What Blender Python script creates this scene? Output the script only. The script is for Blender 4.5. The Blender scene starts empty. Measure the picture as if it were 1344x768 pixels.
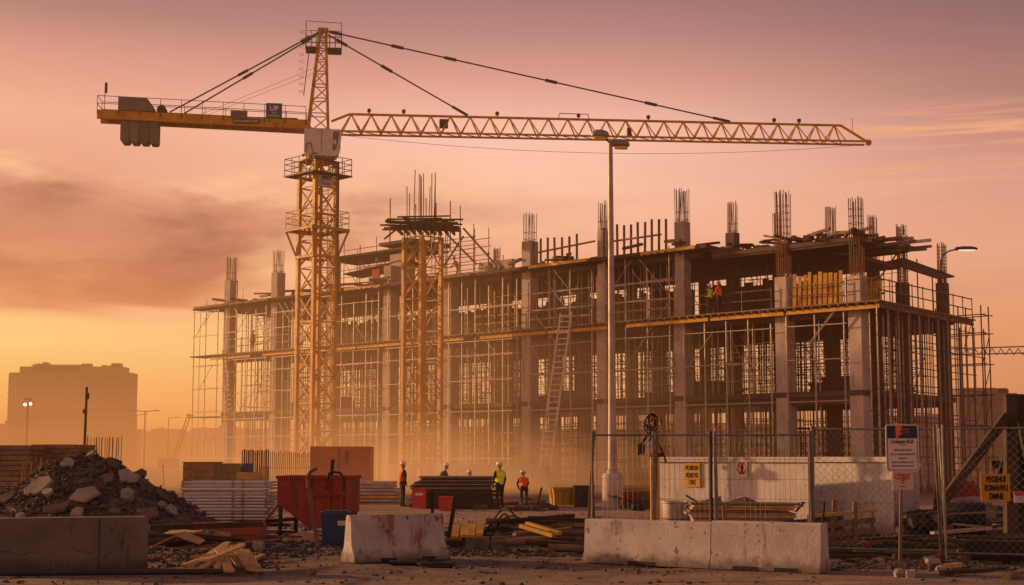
import bpy, bmesh, math, random
from mathutils import Vector, Matrix, noise
random.seed(7)
R = math.radians
S = bpy.context.scene
COL = S.collection

# ------------------------------------------------------------------ camera
F = 1950.0
TH = math.atan(216.0 / F)
CAMZ = 2.0
cd = bpy.data.cameras.new('camera'); cam = bpy.data.objects.new('camera', cd); COL.objects.link(cam)
cam.location = (0, 0, CAMZ); cam.rotation_euler = (math.pi / 2 + TH, 0, 0)
cd.sensor_width = 36; cd.lens = F / 1344 * 36; cd.clip_end = 6000; cd.clip_start = .1
S.camera = cam

def ray(px, py):
    u = (px - 672) / F; v = (384 - py) / F
    return Vector((u, math.cos(TH) - v * math.sin(TH), math.sin(TH) + v * math.cos(TH)))
def at(px, py, Y):
    r = ray(px, py); t = Y / r.y
    return Vector((r.x * t, Y, CAMZ + r.z * t))
def gnd(px, py, z=0.0):
    r = ray(px, py); t = (z - CAMZ) / r.z
    return Vector((r.x * t, r.y * t, z))

# ------------------------------------------------------------------ render settings
S.view_settings.view_transform = 'Standard'; S.view_settings.look = 'None'; S.view_settings.exposure = 0
S.render.engine = 'CYCLES'
cy = S.cycles
cy.use_denoising = True
try: cy.denoiser = 'OPENIMAGEDENOISE'
except Exception: pass
cy.max_bounces = 5; cy.diffuse_bounces = 2; cy.glossy_bounces = 2; cy.transparent_max_bounces = 12; cy.volume_bounces = 0
cy.volume_step_rate = 1.0; cy.volume_max_steps = 64; cy.sample_clamp_indirect = 6

# ------------------------------------------------------------------ node helpers
def s2l(c):
    return tuple(((x / 255) / 12.92 if x / 255 <= .04045 else ((x / 255 + .055) / 1.055) ** 2.4) for x in c[:3]) + (1,)
class NT:
    def __init__(s, tree): s.t = tree; s.n = tree.nodes; s.l = tree.links
    def new(s, typ, **kw):
        n = s.n.new(typ)
        for k, v in kw.items(): setattr(n, k, v)
        return n
    def put(s, sock, v):
        if hasattr(v, 'is_output'): s.l.new(v, sock)
        elif v is not None: sock.default_value = v
    def m(s, op, a, b=None, c=None, clamp=False):
        n = s.new('ShaderNodeMath', operation=op); n.use_clamp = clamp
        for i, v in enumerate((a, b, c)):
            if v is not None: s.put(n.inputs[i], v)
        return n.outputs[0]
    def smooth(s, v, a, b, lo=0.0, hi=1.0):
        n = s.new('ShaderNodeMapRange', interpolation_type='SMOOTHSTEP')
        s.put(n.inputs[0], v); s.put(n.inputs[1], a); s.put(n.inputs[2], b); s.put(n.inputs[3], lo); s.put(n.inputs[4], hi)
        return n.outputs[0]
    def mix(s, f, a, b, blend='MIX'):
        n = s.new('ShaderNodeMix', data_type='RGBA', blend_type=blend)
        s.put(n.inputs[0], f); s.put(n.inputs[6], a); s.put(n.inputs[7], b)
        return n.outputs[2]
    def noise(s, vec, scale, detail=4, rough=.55, dist=0.0):
        n = s.new('ShaderNodeTexNoise'); s.put(n.inputs['Vector'], vec)
        n.inputs['Scale'].default_value = scale; n.inputs['Detail'].default_value = detail
        n.inputs['Roughness'].default_value = rough; n.inputs['Distortion'].default_value = dist
        return n.outputs['Fac']
    def mapping(s, vec, scale=(1, 1, 1), rot=(0, 0, 0), loc=(0, 0, 0)):
        n = s.new('ShaderNodeMapping'); s.put(n.inputs[0], vec)
        n.inputs[1].default_value = loc; n.inputs[2].default_value = rot; n.inputs[3].default_value = scale
        return n.outputs[0]
    def ramp(s, f, stops):
        n = s.new('ShaderNodeValToRGB'); s.put(n.inputs[0], f); e = n.color_ramp.elements
        e[0].position = stops[0][0]; e[0].color = stops[0][1]
        e[1].position = stops[-1][0]; e[1].color = stops[-1][1]
        for p, c in stops[1:-1]: q = e.new(p); q.color = c
        return n.outputs[0]

MATS = {}
def mat(name, c1, c2=None, rough=.8, scale=3.0, metal=0.0, bump=.25, bscale=None, stretch=(1, 1, 1), stain=None, stain_amt=.45,
        stain_scale=1.2, stain_stretch=(1, 1, .25), grime=.35, emit=None, estr=0.0, spec=.35, speck=None, zdirt=None):
    """procedural surface: two-tone noise, stains, dirty lower edge noise, fine bump"""
    m = bpy.data.materials.new(name); m.use_nodes = True; MATS[name] = m
    t = NT(m.node_tree); b = m.node_tree.nodes['Principled BSDF']
    c1 = tuple(c1) + (1,); c2 = tuple(c2 or [x * .6 for x in c1[:3]]) + (1,)
    co = t.new('ShaderNodeTexCoord').outputs['Object']
    inf = t.new('ShaderNodeObjectInfo')
    off = t.m('MULTIPLY', inf.outputs['Random'], 37.0)
    vadd = t.new('ShaderNodeVectorMath', operation='ADD'); t.put(vadd.inputs[0], co); t.put(vadd.inputs[1], off)
    co = vadd.outputs[0]
    st = t.mapping(co, stretch)
    n1 = t.noise(st, scale, 6, .62)
    f = t.smooth(n1, .32, .7)
    col = t.mix(f, c1, c2)
    if grime:
        n2 = t.noise(co, scale * .27, 5, .7, .6)
        g = t.m('MULTIPLY', t.smooth(n2, .48, .72), grime)
        col = t.mix(g, col, tuple(x * .35 for x in c1[:3]) + (1,))
    if stain:
        n3 = t.noise(t.mapping(co, stain_stretch), stain_scale * 3, 6, .65)
        g = t.m('MULTIPLY', t.smooth(n3, .56, .66), stain_amt)
        col = t.mix(g, col, tuple(stain) + (1,))
    if speck:
        n4 = t.noise(co, speck[1], 3, .6)
        g = t.m('MULTIPLY', t.smooth(n4, .62, .68), speck[2])
        col = t.mix(g, col, tuple(speck[0]) + (1,))
    if zdirt:
        sz = t.new('ShaderNodeSeparateXYZ'); t.l.new(t.new('ShaderNodeTexCoord').outputs['Object'], sz.inputs[0])
        zz = t.m('MULTIPLY_ADD', t.m('SUBTRACT', t.noise(co, 5.0, 6, .65), .5), zdirt[1] * 1.6, sz.outputs[2])
        col = t.mix(t.m('MULTIPLY', t.m('SUBTRACT', 1.0, t.smooth(zz, .0, zdirt[1])), zdirt[2]), col, tuple(zdirt[0]) + (1,))
    # each object a touch lighter or darker
    hv = t.new('ShaderNodeHueSaturation'); t.put(hv.inputs['Color'], col)
    t.put(hv.inputs['Value'], t.m('MULTIPLY_ADD', inf.outputs['Random'], .3, .85))
    t.l.new(hv.outputs[0], b.inputs['Base Color'])
    rr = t.m('MULTIPLY_ADD', n1, .3, rough - .15, clamp=True); t.l.new(rr, b.inputs['Roughness'])
    b.inputs['Metallic'].default_value = metal
    b.inputs['Specular IOR Level'].default_value = spec
    if bump:
        bp = t.new('ShaderNodeBump'); bp.inputs['Strength'].default_value = bump; bp.inputs['Distance'].default_value = .02
        t.put(bp.inputs['Height'], t.noise(st, bscale or scale * 7, 5, .65)); t.l.new(bp.outputs[0], b.inputs['Normal'])
    if emit:
        b.inputs['Emission Color'].default_value = tuple(emit) + (1,); b.inputs['Emission Strength'].default_value = estr
    return m

M = MATS
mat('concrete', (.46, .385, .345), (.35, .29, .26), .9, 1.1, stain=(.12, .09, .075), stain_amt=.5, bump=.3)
mat('concrete_shaded', (.10, .072, .058), (.065, .047, .038), .9, 1.1, stain=(.05, .04, .03), bump=.3)  # darker copy of concrete: interior shade put into the inner columns' colour
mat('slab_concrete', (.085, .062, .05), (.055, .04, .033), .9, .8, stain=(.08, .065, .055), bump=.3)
mat('formwork_ply', (.10, .062, .04), (.06, .038, .026), .85, .9, stain=(.05, .035, .025), stretch=(1, 1, 3))
mat('dark_timber', (.075, .046, .031), (.04, .026, .018), .85, 2.0, stretch=(1, 1, 1), bump=.5)
mat('timber', (.24, .15, .085), (.13, .08, .045), .8, 2.2, bump=.5, stain=(.07, .045, .03))
mat('pale_timber', (.60, .34, .13), (.40, .22, .085), .8, 2.5, bump=.4, stain=(.16, .10, .06))
mat('yellow_board', (.60, .32, .04), (.42, .21, .035), .7, 1.6, stain=(.12, .08, .04))
mat('crane_yellow', (.56, .275, .006), (.40, .18, .006), .55, 1.6, bump=.12, stain=(.13, .055, .02), stain_amt=.75, spec=.35, speck=((.09, .04, .02), 5, .6))
mat('crane_dark', (.06, .04, .03), (.035, .025, .02), .6, 2.0)
mat('counterweight', (.19, .15, .135), (.13, .105, .095), .9, 1.2, stain=(.07, .055, .05))
mat('cab_white', (.66, .61, .60), (.56, .51, .50), .45, 1.0, bump=.05, stain=(.2, .15, .12), stain_amt=.3)
mat('galv_steel', (.22, .20, .19), (.14, .125, .12), .5, 4.0, metal=.35, bump=.1)
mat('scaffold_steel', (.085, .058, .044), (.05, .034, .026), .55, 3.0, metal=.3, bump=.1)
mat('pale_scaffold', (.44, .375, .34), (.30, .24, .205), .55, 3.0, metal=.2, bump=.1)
mat('rebar_rust', (.24, .125, .075), (.16, .085, .055), .85, 5.0, metal=.2)
mat('rope', (.05, .04, .035), (.03, .025, .02), .8, 8.0)
mat('white_paint', (.55, .49, .475), (.44, .385, .37), .6, .8, bump=.1, zdirt=((.16, .11, .085), .5, .7), stain=(.20, .13, .10), stain_amt=.5, speck=((.12, .07, .05), 9, .6))
mat('barrier_white', (.52, .455, .435), (.40, .345, .325), .85, 1.6, bump=.5, bscale=22, stain=(.17, .12, .10), stain_amt=.55, speck=((.09, .055, .045), 7, .7), zdirt=((.12, .08, .062), .3, .8))
mat('barrier_red', (.50, .445, .425), (.38, .325, .305), .85, 1.6, bump=.5, bscale=22, stain=(.23, .035, .03), stain_amt=.75, stain_scale=1.1, speck=((.13, .04, .035), 6, .8), zdirt=((.13, .085, .066), .28, .8))
mat('block_grey', (.16, .13, .113), (.10, .08, .069), .92, 1.0, bump=.7, bscale=16, stain=(.045, .035, .03), stain_amt=.6, zdirt=((.05, .036, .028), .3, .7))
mat('rubble', (.17, .122, .095), (.085, .06, .047), .95, 3.0, bump=.7, bscale=18)
mat('rubble_pale', (.36, .285, .245), (.24, .185, .155), .95, 2.0, bump=.7, bscale=18, stain=(.10, .075, .065))
mat('red_skip', (.28, .038, .02), (.18, .028, .017), .6, 1.2, bump=.15, stain=(.07, .03, .02), stain_amt=.7, speck=((.05, .025, .02), 8, .6))
mat('red_box', (.50, .045, .03), (.36, .035, .025), .55, 2.0, bump=.05)
mat('blue_bin', (.035, .06, .14), (.022, .04, .10), .45, 2.0, bump=.05)
mat('skip_yellow', (.50, .27, .03), (.36, .19, .03), .55, 1.5, stain=(.12, .06, .03), stain_amt=.6)
mat('black_rubber', (.02, .018, .018), (.012, .011, .011), .7, 4.0)
mat('black_paint', (.022, .017, .015), (.014, .011, .01), .6, 3.0)
mat('dark_steel', (.06, .048, .042), (.035, .028, .025), .6, 3.0, metal=.3)
mat('lamp_steel', (.34, .29, .265), (.27, .23, .21), .5, 2.0, metal=.3, bump=.08)
mat('lamp_lens', (.6, .3, .08), (.5, .24, .06), .3, 4.0, emit=(1, .42, .08), estr=.10, bump=0)  # faint glow stands in for the orange reflection in the lens
mat('lit_lens', (.9, .8, .7), (.9, .8, .7), .3, 4.0, emit=(1, .85, .65), estr=.85, bump=0)
mat('flood_lens', (.9, .8, .6), (.9, .8, .6), .3, 4.0, emit=(1, .86, .55), estr=5.0, bump=0)
mat('sign_yellow', (.55, .27, .012), (.47, .22, .012), .5, 2.0, bump=.03, stain=(.25, .12, .03), stain_amt=.3)
mat('sign_white', (.60, .52, .50), (.52, .45, .43), .5, 2.0, bump=.03, stain=(.3, .22, .2), stain_amt=.25)
mat('sign_pink', (.58, .40, .36), (.50, .34, .30), .5, 2.0, bump=.03)
mat('sign_navy', (.020, .022, .060), (.015, .017, .045), .5, 2.0, bump=.03, grime=0)
mat('sign_blue', (.03, .06, .22), (.025, .05, .17), .5, 2.0, bump=.03, grime=0)
mat('sign_orange', (.60, .13, .02), (.52, .11, .02), .5, 2.0, bump=.03, grime=0)
mat('sign_red', (.62, .025, .02), (.52, .025, .02), .5, 2.0, bump=.03, grime=0)
mat('ink', (.015, .012, .012), (.012, .01, .01), .6, 2.0, bump=0, grime=0)
mat('red_ink', (.32, .03, .025), (.28, .03, .025), .6, 2.0, bump=0, grime=0)
mat('white_ink', (.7, .66, .64), (.66, .62, .6), .6, 2.0, bump=0, grime=0)
mat('vest_orange', (.85, .13, .012), (.75, .11, .012), .7, 5.0, bump=.2, emit=(.85, .13, .012), estr=.0)
mat('vest_lime', (.74, .84, .02), (.62, .72, .02), .7, 5.0, bump=.2)
mat('reflective', (.6, .58, .5), (.5, .48, .42), .4, 5.0, bump=0)
mat('cloth_dark', (.022, .02, .024), (.015, .014, .016), .85, 6.0)
mat('cloth_brown', (.075, .055, .045), (.045, .034, .028), .85, 6.0)
mat('skin', (.40, .22, .15), (.34, .18, .12), .6, 6.0, bump=.05, grime=0)
mat('helmet_white', (.75, .72, .70), (.68, .65, .63), .35, 3.0, bump=0, grime=0)
mat('helmet_pink', (.50, .40, .40), (.45, .36, .36), .35, 3.0, bump=0, grime=0)
mat('red_net', (.36, .045, .035), (.24, .035, .03), .85, 2.0)
mat('panel_redbrown', (.40, .105, .06), (.30, .078, .045), .75, .6, bump=.15, stain=(.12, .05, .035))
mat('glass_dark', (.05, .045, .045), (.03, .03, .03), .15, 2.0, bump=0, spec=.6)
mat('far_building', (.22, .15, .12), (.15, .10, .085), .9, .15, bump=.1)
mat('far_window', (.08, .055, .045), (.06, .04, .035), .4, .5, bump=0)
mat('far_steel', (.12, .08, .06), (.08, .055, .045), .7, 1.0)

# ------------------------------------------------------------------ mesh builder
class MB:
    def __init__(s): s.v = []; s.f = []
    def add(s, vs, fs):
        o = len(s.v); s.v += [tuple(p) for p in vs]; s.f += [tuple(i + o for i in f) for f in fs]; return s
    def frame(s, p, q, up=None):
        p = Vector(p); q = Vector(q); d = q - p; L = d.length; d = d / L if L > 1e-9 else Vector((0, 0, 1))
        a = Vector(up) if up else (Vector((0, 0, 1)) if abs(d.z) < .95 else Vector((0, 1, 0)))
        x = d.cross(a)
        if x.length < 1e-6: x = d.cross(Vector((1, 0, 0)))
        x.normalize(); y = x.cross(d).normalized(); return p, q, d, x, y
    def box(s, c, size, rz=0.0, rot=None, taper=1.0):
        hx, hy, hz = size[0] / 2, size[1] / 2, size[2] / 2
        mtx = rot if rot is not None else Matrix.Rotation(rz, 3, 'Z')
        vs = []
        for z in (-1, 1):
            k = taper if z > 0 else 1
            for x, y in ((-1, -1), (1, -1), (1, 1), (-1, 1)):
                vs.append(Vector(c) + mtx @ Vector((x * hx * k, y * hy * k, z * hz)))
        return s.add(vs, [(3, 2, 1, 0), (4, 5, 6, 7), (0, 1, 5, 4), (1, 2, 6, 5), (2, 3, 7, 6), (3, 0, 4, 7)])
    def beam(s, p, q, w, h=None, up=None):
        h = h or w
        p, q, d, x, y = s.frame(p, q, up)
        vs = [e + x * (a * w / 2) + y * (b * h / 2) for e in (p, q) for a, b in ((-1, -1), (1, -1), (1, 1), (-1, 1))]
        return s.add(vs, [(0, 1, 2, 3), (7, 6, 5, 4), (4, 5, 1, 0), (5, 6, 2, 1), (6, 7, 3, 2), (7, 4, 0, 3)])
    def tube(s, p, q, r, n=6, r2=None):
        r2 = r if r2 is None else r2
        p, q, d, x, y = s.frame(p, q)
        vs = []
        for e, rr in ((p, r), (q, r2)):
            for i in range(n):
                a = 2 * math.pi * i / n; vs.append(e + x * (rr * math.cos(a)) + y * (rr * math.sin(a)))
        fs = [(i, (i + 1) % n, n + (i + 1) % n, n + i)[::-1] for i in range(n)]
        fs += [tuple(range(n)), tuple(range(2 * n - 1, n - 1, -1))]
        return s.add(vs, fs)
    def path(s, pts, r, n=5):
        for a, b in zip(pts[:-1], pts[1:]): s.tube(a, b, r, n)
        return s
    def lathe(s, c, prof, n=16, rot=None):
        mtx = rot if rot is not None else Matrix.Identity(3)
        vs = []
        for r, z in prof:
            for i in range(n):
                a = 2 * math.pi * i / n; vs.append(Vector(c) + mtx @ Vector((r * math.cos(a), r * math.sin(a), z)))
        fs = []
        for k in range(len(prof) - 1):
            for i in range(n):
                fs.append((k * n + i, k * n + (i + 1) % n, (k + 1) * n + (i + 1) % n, (k + 1) * n + i))
        fs += [tuple(range(n - 1, -1, -1)), tuple(range((len(prof) - 1) * n, len(prof) * n))]
        return s.add(vs, fs)
    def prism(s, poly, axis_a, axis_b, ext, c=(0, 0, 0)):
        """poly in (a,b) plane, extruded by vector ext"""
        c = Vector(c); A = Vector(axis_a); B = Vector(axis_b); E = Vector(ext); n = len(poly)
        vs = [c + A * a + B * b for a, b in poly] + [c + A * a + B * b + E for a, b in poly]
        fs = [tuple(range(n - 1, -1, -1)), tuple(range(n, 2 * n))] + [(i, (i + 1) % n, n + (i + 1) % n, n + i) for i in range(n)]
        return s.add(vs, fs)
    def chunk(s, c, size, rot=None, seed=0, jag=.22):
        """an irregular broken lump"""
        rnd = random.Random(seed); mtx = rot if rot is not None else Matrix.Identity(3)
        bm = bmesh.new(); bmesh.ops.create_cube(bm, size=1.0)
        bmesh.ops.subdivide_edges(bm, edges=bm.edges[:], cuts=1, use_grid_fill=True)
        vs = []
        for v in bm.verts:
            p = Vector(v.co)
            p = Vector([a * (1 - .16 * (abs(p[(i + 1) % 3]) > .4) * (abs(p[(i + 2) % 3]) > .4)) for i, a in enumerate(p)])
            p += Vector([rnd.uniform(-jag, jag) * .5 for _ in range(3)])
            vs.append(Vector(c) + mtx @ Vector((p.x * size[0], p.y * size[1], p.z * size[2])))
        fs = [tuple(v.index for v in f.verts) for f in bm.faces]
        bm.free(); return s.add(vs, fs)
    def slab(s, c, size, rot=None, seed=0):
        """a broken flat piece of concrete: ragged outline, chipped edges"""
        rnd = random.Random(seed); mtx = rot if rot is not None else Matrix.Identity(3); n = rnd.choice((5, 6, 7)); a0 = rnd.uniform(0, 6)
        ring = []
        for i in range(n):
            a = a0 + 2 * math.pi * (i + rnd.uniform(-.3, .3)) / n; k = .5 / max(abs(math.cos(a)), abs(math.sin(a))) * rnd.uniform(.78, 1.0)
            ring.append((k * math.cos(a) * size[0], k * math.sin(a) * size[1]))
        vs = []
        for zz, k in ((-.5, .93), (-.25, 1.0), (.3, .98), (.5, .90)):
            for x, y in ring:
                j = 1 + rnd.uniform(-.04, .04); vs.append(Vector(c) + mtx @ Vector((x * k * j, y * k * j, zz * size[2] + rnd.uniform(-.06, .06) * size[2])))
        fs = [tuple(range(n - 1, -1, -1)), tuple(range(3 * n, 4 * n))] + [(r * n + i, r * n + (i + 1) % n, (r + 1) * n + (i + 1) % n, (r + 1) * n + i) for r in range(3) for i in range(n)]
        return s.add(vs, fs)
    def build(s, name, m, parent=None, o=(0, 0, 0), smooth=False, loc=None):
        me = bpy.data.meshes.new(name); o = Vector(o)
        me.from_pydata([Vector(p) - o for p in s.v], [], s.f)
        bm = bmesh.new(); bm.from_mesh(me); bmesh.ops.recalc_face_normals(bm, faces=bm.faces[:]); bm.to_mesh(me); bm.free()
        if smooth:
            me.polygons.foreach_set('use_smooth', [True] * len(me.polygons))
            try: me.set_sharp_from_angle(angle=R(40))
            except Exception: pass
        me.materials.append(M[m] if isinstance(m, str) else m)
        ob = bpy.data.objects.new(name, me); COL.objects.link(ob)
        if parent: ob.parent = parent
        if loc is not None: ob.location = loc
        return ob

def tag(o, label=None, cat=None, group=None, kind=None):
    if label: o['label'] = label
    if cat: o['category'] = cat
    if group: o['group'] = group
    if kind: o['kind'] = kind
    return o
def thing(name, label, cat, loc=(0, 0, 0), rz=0.0, group=None):
    o = bpy.data.objects.new(name, None); COL.objects.link(o); o.location = loc; o.rotation_euler = (0, 0, rz)
    o.empty_display_size = .2
    return tag(o, label, cat, group)
def single(mb, name, m, label, cat, loc=(0, 0, 0), rz=0.0, group=None, smooth=False, rot=None):
    ob = mb.build(name, m, smooth=smooth); ob.location = loc; ob.rotation_euler = rot if rot is not None else (0, 0, rz)
    return tag(ob, label, cat, group)
CH = {}
def kids(o): return [c for c in bpy.data.objects if c.parent is o]
def copy_tree(o, label=None, loc=None, rz=None, parent=None, tree=None):
    c = o.copy(); COL.objects.link(c)
    if parent: c.parent = parent
    if label: c['label'] = label
    if loc is not None: c.location = loc
    if rz is not None: c.rotation_euler = (0, 0, rz)
    for ch in list(o.children): copy_tree(ch, parent=c)
    return c
def text(body, size, m, parent, loc, rot=(math.pi / 2, 0, 0), name='lettering', bold=0.0, sx=1.0):
    cu = bpy.data.curves.new('t', 'FONT'); cu.body = body; cu.size = size; cu.align_x = 'CENTER'; cu.align_y = 'CENTER'
    cu.extrude = .003; cu.offset = bold
    ob = bpy.data.objects.new('t', cu); COL.objects.link(ob)
    me = bpy.data.meshes.new_from_object(ob.evaluated_get(bpy.context.evaluated_depsgraph_get()))
    bpy.data.objects.remove(ob)
    me.name = name; me.materials.clear(); me.materials.append(M[m])
    o = bpy.data.objects.new(name, me); COL.objects.link(o); o.parent = parent; o.location = loc; o.rotation_euler = rot; o.scale = (sx, 1, 1)
    return o
# ------------------------------------------------------------------ sky, sun, haze
SUN_AZ = R(-66); SUN_EL = R(11)
w = bpy.data.worlds.new('World'); S.world = w; w.use_nodes = True
t = NT(w.node_tree); t.n.clear()
out = t.new('ShaderNodeOutputWorld')
sky = t.new('ShaderNodeTexSky', sky_type='NISHITA'); sky.sun_disc = False
sky.sun_elevation = SUN_EL; sky.sun_rotation = SUN_AZ; sky.dust_density = 4.0; sky.air_density = 1.5
d = t.new('ShaderNodeTexCoord').outputs['Generated']
sp = t.new('ShaderNodeSeparateXYZ'); t.l.new(d, sp.inputs[0]); X, Y, Z = sp.outputs
az = t.m('ARCTAN2', X, Y); el = t.m('ARCSINE', Z)
h = t.m('DIVIDE', el, .308)
def C(*c): return s2l(c)
def stops(lst): return [(p / 1.5, C(*c)) for p, c in lst]
hr = t.m('DIVIDE', h, 1.5, clamp=True)
left = t.ramp(hr, stops([(0, (232, 150, 84)), (.13, (255, 196, 108)), (.24, (255, 220, 142)), (.31, (254, 206, 136)), (.36, (232, 158, 112)), (.47, (216, 142, 110)), (.6, (224, 154, 126)),
      (.72, (232, 166, 140)), (.84, (208, 144, 125)), (.93, (170, 119, 112)), (1.02, (147, 104, 102)), (1.5, (96, 78, 84))]))
mid = t.ramp(hr, stops([(0, (222, 144, 88)), (.06, (244, 178, 112)), (.16, (252, 198, 134)), (.28, (246, 186, 132)), (.45, (244, 178, 144)), (.58, (250, 194, 166)), (.7, (246, 192, 169)), (.82, (216, 154, 137)), (.92, (180, 129, 122)), (1.02, (154, 110, 108)), (1.5, (96, 78, 84))]))
right = t.ramp(hr, stops([(0, (170, 104, 76)), (.13, (232, 158, 108)), (.27, (236, 162, 114)), (.43, (232, 166, 134)), (.58, (212, 150, 131)), (.75, (174, 122, 112)),
      (.9, (142, 102, 100)), (1.02, (122, 90, 92)), (1.5, (88, 70, 78))]))
# the glow fades away to the right of the frame and behind the camera
base = t.mix(t.smooth(az, -.34, .02), left, mid)
base = t.mix(t.smooth(az, .02, .38), base, right)
cv = t.new('ShaderNodeCombineXYZ'); t.put(cv.inputs[0], az); t.put(cv.inputs[1], t.m('MULTIPLY', el, 2.6))
cvec = cv.outputs[0]
n1 = t.noise(cvec, 5.5, 9, .58, .5); n2 = t.noise(t.mapping(cvec, (1, 1.25, 1), loc=(3.1, 1.7, 0)), 7.0, 8, .54, .35)
n3 = t.noise(t.mapping(cvec, (.8, 1.6, 1), loc=(9.1, 4.7, 0)), 6.0, 8, .56, .6)
# cloud bank low on the left
wob = t.m('MULTIPLY_ADD', t.m('SUBTRACT', n1, .5), .10, el)
bank = t.m('MULTIPLY', t.smooth(t.m('MULTIPLY_ADD', t.m('SUBTRACT', n3, .5), .022, el), .086, .099), t.m('SUBTRACT', 1.0, t.smooth(wob, .168, .196)))
bank = t.m('MULTIPLY', bank, t.m('SUBTRACT', 1.0, t.smooth(t.m('MULTIPLY_ADD', t.m('SUBTRACT', n2, .5), .4, az), -.18, .09)))
dens = t.m('MULTIPLY', bank, t.smooth(n2, .34, .60, .45, 1.0))
cdark = t.mix(t.smooth(n1, .38, .62), C(150, 86, 76), C(204, 126, 98))
cdark = t.mix(t.smooth(el, .085, .14, .75, 0.0), cdark, C(216, 126, 82))
col = t.mix(t.m('MULTIPLY', dens, .95), base, cdark)
# bright rims on the bank
rim = t.m('MULTIPLY', t.m('MULTIPLY', bank, t.m('SUBTRACT', 1.0, bank)), 4.0)
col = t.mix(t.m('MULTIPLY', t.m('MULTIPLY', rim, t.smooth(n2, .40, .62)), .8), col, C(255, 198, 148))
# a second soft veil in the middle, and general mottling
veil = t.m('MULTIPLY', t.smooth(t.noise(t.mapping(cvec, (.8, 1.5, 1), loc=(5, 2, 0)), 4.0, 8, .6, .6), .48, .72), t.m('SUBTRACT', 1.0, t.smooth(el, .12, .24)))
col = t.mix(t.m('MULTIPLY', veil, .30), col, C(196, 128, 104))
hi = t.m('MULTIPLY', t.smooth(n3, .5, .78), t.m('MULTIPLY', t.smooth(el, .10, .16), t.m('SUBTRACT', 1.0, t.smooth(el, .2, .3))))
col = t.mix(t.m('MULTIPLY', hi, .28), col, C(250, 184, 146))
# thin lit streaks on the right
wv = t.noise(t.mapping(cvec, (1.0, 7.0, 1), rot=(0, 0, R(4)), loc=(1.3, .4, 0)), 5.0, 7, .6, .4)
wm = t.m('MULTIPLY', t.m('MULTIPLY', t.smooth(az, .19, .27), t.m('SUBTRACT', 1.0, t.smooth(az, .38, .5))), t.m('MULTIPLY', t.smooth(el, .165, .19), t.m('SUBTRACT', 1.0, t.smooth(el, .21, .235))))
col = t.mix(t.m('MULTIPLY', t.m('MULTIPLY', wm, t.smooth(wv, .46, .6)), .9), col, C(240, 170, 128))
# brighter round the hidden sun, left of the frame
dot = t.new('ShaderNodeVectorMath', operation='DOT_PRODUCT'); t.l.new(d, dot.inputs[0])
dot.inputs[1].default_value = (math.sin(SUN_AZ) * math.cos(SUN_EL), math.cos(SUN_AZ) * math.cos(SUN_EL), math.sin(SUN_EL))
glow = t.m('POWER', t.m('MAXIMUM', dot.outputs['Value'], 0.0), 9.0)
col = t.mix(1.0, col, t.mix(glow, (0, 0, 0, 1), (1.2, .62, .28, 1)), 'ADD')
back = t.smooth(t.m('ABSOLUTE', az), .9, 2.2, 1.0, 1.6)  # added fill: sky raised behind the camera to lift the foreground
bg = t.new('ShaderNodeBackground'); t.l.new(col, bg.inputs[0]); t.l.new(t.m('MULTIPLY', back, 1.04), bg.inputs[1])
bs = t.new('ShaderNodeBackground'); t.l.new(sky.outputs[0], bs.inputs[0]); bs.inputs[1].default_value = .006
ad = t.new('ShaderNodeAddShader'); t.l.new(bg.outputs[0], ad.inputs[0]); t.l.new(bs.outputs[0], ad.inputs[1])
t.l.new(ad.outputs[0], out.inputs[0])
try: w.cycles.sampling_method = 'MANUAL'; w.cycles.sample_map_resolution = 512
except Exception: pass

ld = bpy.data.lights.new('sun', 'SUN'); ld.energy = 5.0; ld.angle = R(1.2); ld.color = (1.0, .55, .24)
lo = bpy.data.objects.new('sun', ld); COL.objects.link(lo); lo.location = (-40, 10, 40)
sd = Vector((math.sin(SUN_AZ) * math.cos(SUN_EL), math.cos(SUN_AZ) * math.cos(SUN_EL), math.sin(SUN_EL)))
lo.rotation_euler = sd.to_track_quat('Z', 'Y').to_euler()

def haze_mat(name, dens, colr):
    m = bpy.data.materials.new(name); m.use_nodes = True; t = NT(m.node_tree); t.n.clear()
    o = t.new('ShaderNodeOutputMaterial'); a = t.new('ShaderNodeVolumeAbsorption'); e = t.new('ShaderNodeEmission')
    a.inputs[0].default_value = (0, 0, 0, 1); a.inputs[1].default_value = dens
    e.inputs[0].default_value = colr; e.inputs[1].default_value = dens  # emission stands in for sunlight scattered by the haze and dust
    ad = t.new('ShaderNodeAddShader'); t.l.new(a.outputs[0], ad.inputs[0]); t.l.new(e.outputs[0], ad.inputs[1]); t.l.new(ad.outputs[0], o.inputs['Volume'])
    try: m.cycles.homogeneous_volume = True
    except Exception: pass
    return m
def haze(name, c, size, dens, colr, shape='box'):
    bm = bmesh.new()
    if shape == 'box': bmesh.ops.create_cube(bm, size=1.0)
    else: bmesh.ops.create_icosphere(bm, subdivisions=4, radius=.5)
    me = bpy.data.meshes.new(name); bm.to_mesh(me); bm.free()
    ob = bpy.data.objects.new(name, me); COL.objects.link(ob); ob.location = c; ob.scale = size
    me.materials.append(haze_mat(name, dens, colr)); ob['kind'] = 'structure'
    return ob
cuts = [-1200, -110, -60, -30, 0, 30, 1000]
cols = [(254, 196, 112), (252, 182, 100), (246, 164, 90), (240, 160, 96), (222, 140, 90), (200, 122, 82)]  # glow colours graded by hand, brighter towards the sun side
lcols = [(242, 156, 82), (238, 150, 80), (232, 140, 76), (220, 130, 72), (196, 112, 68), (174, 100, 68)]
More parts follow.
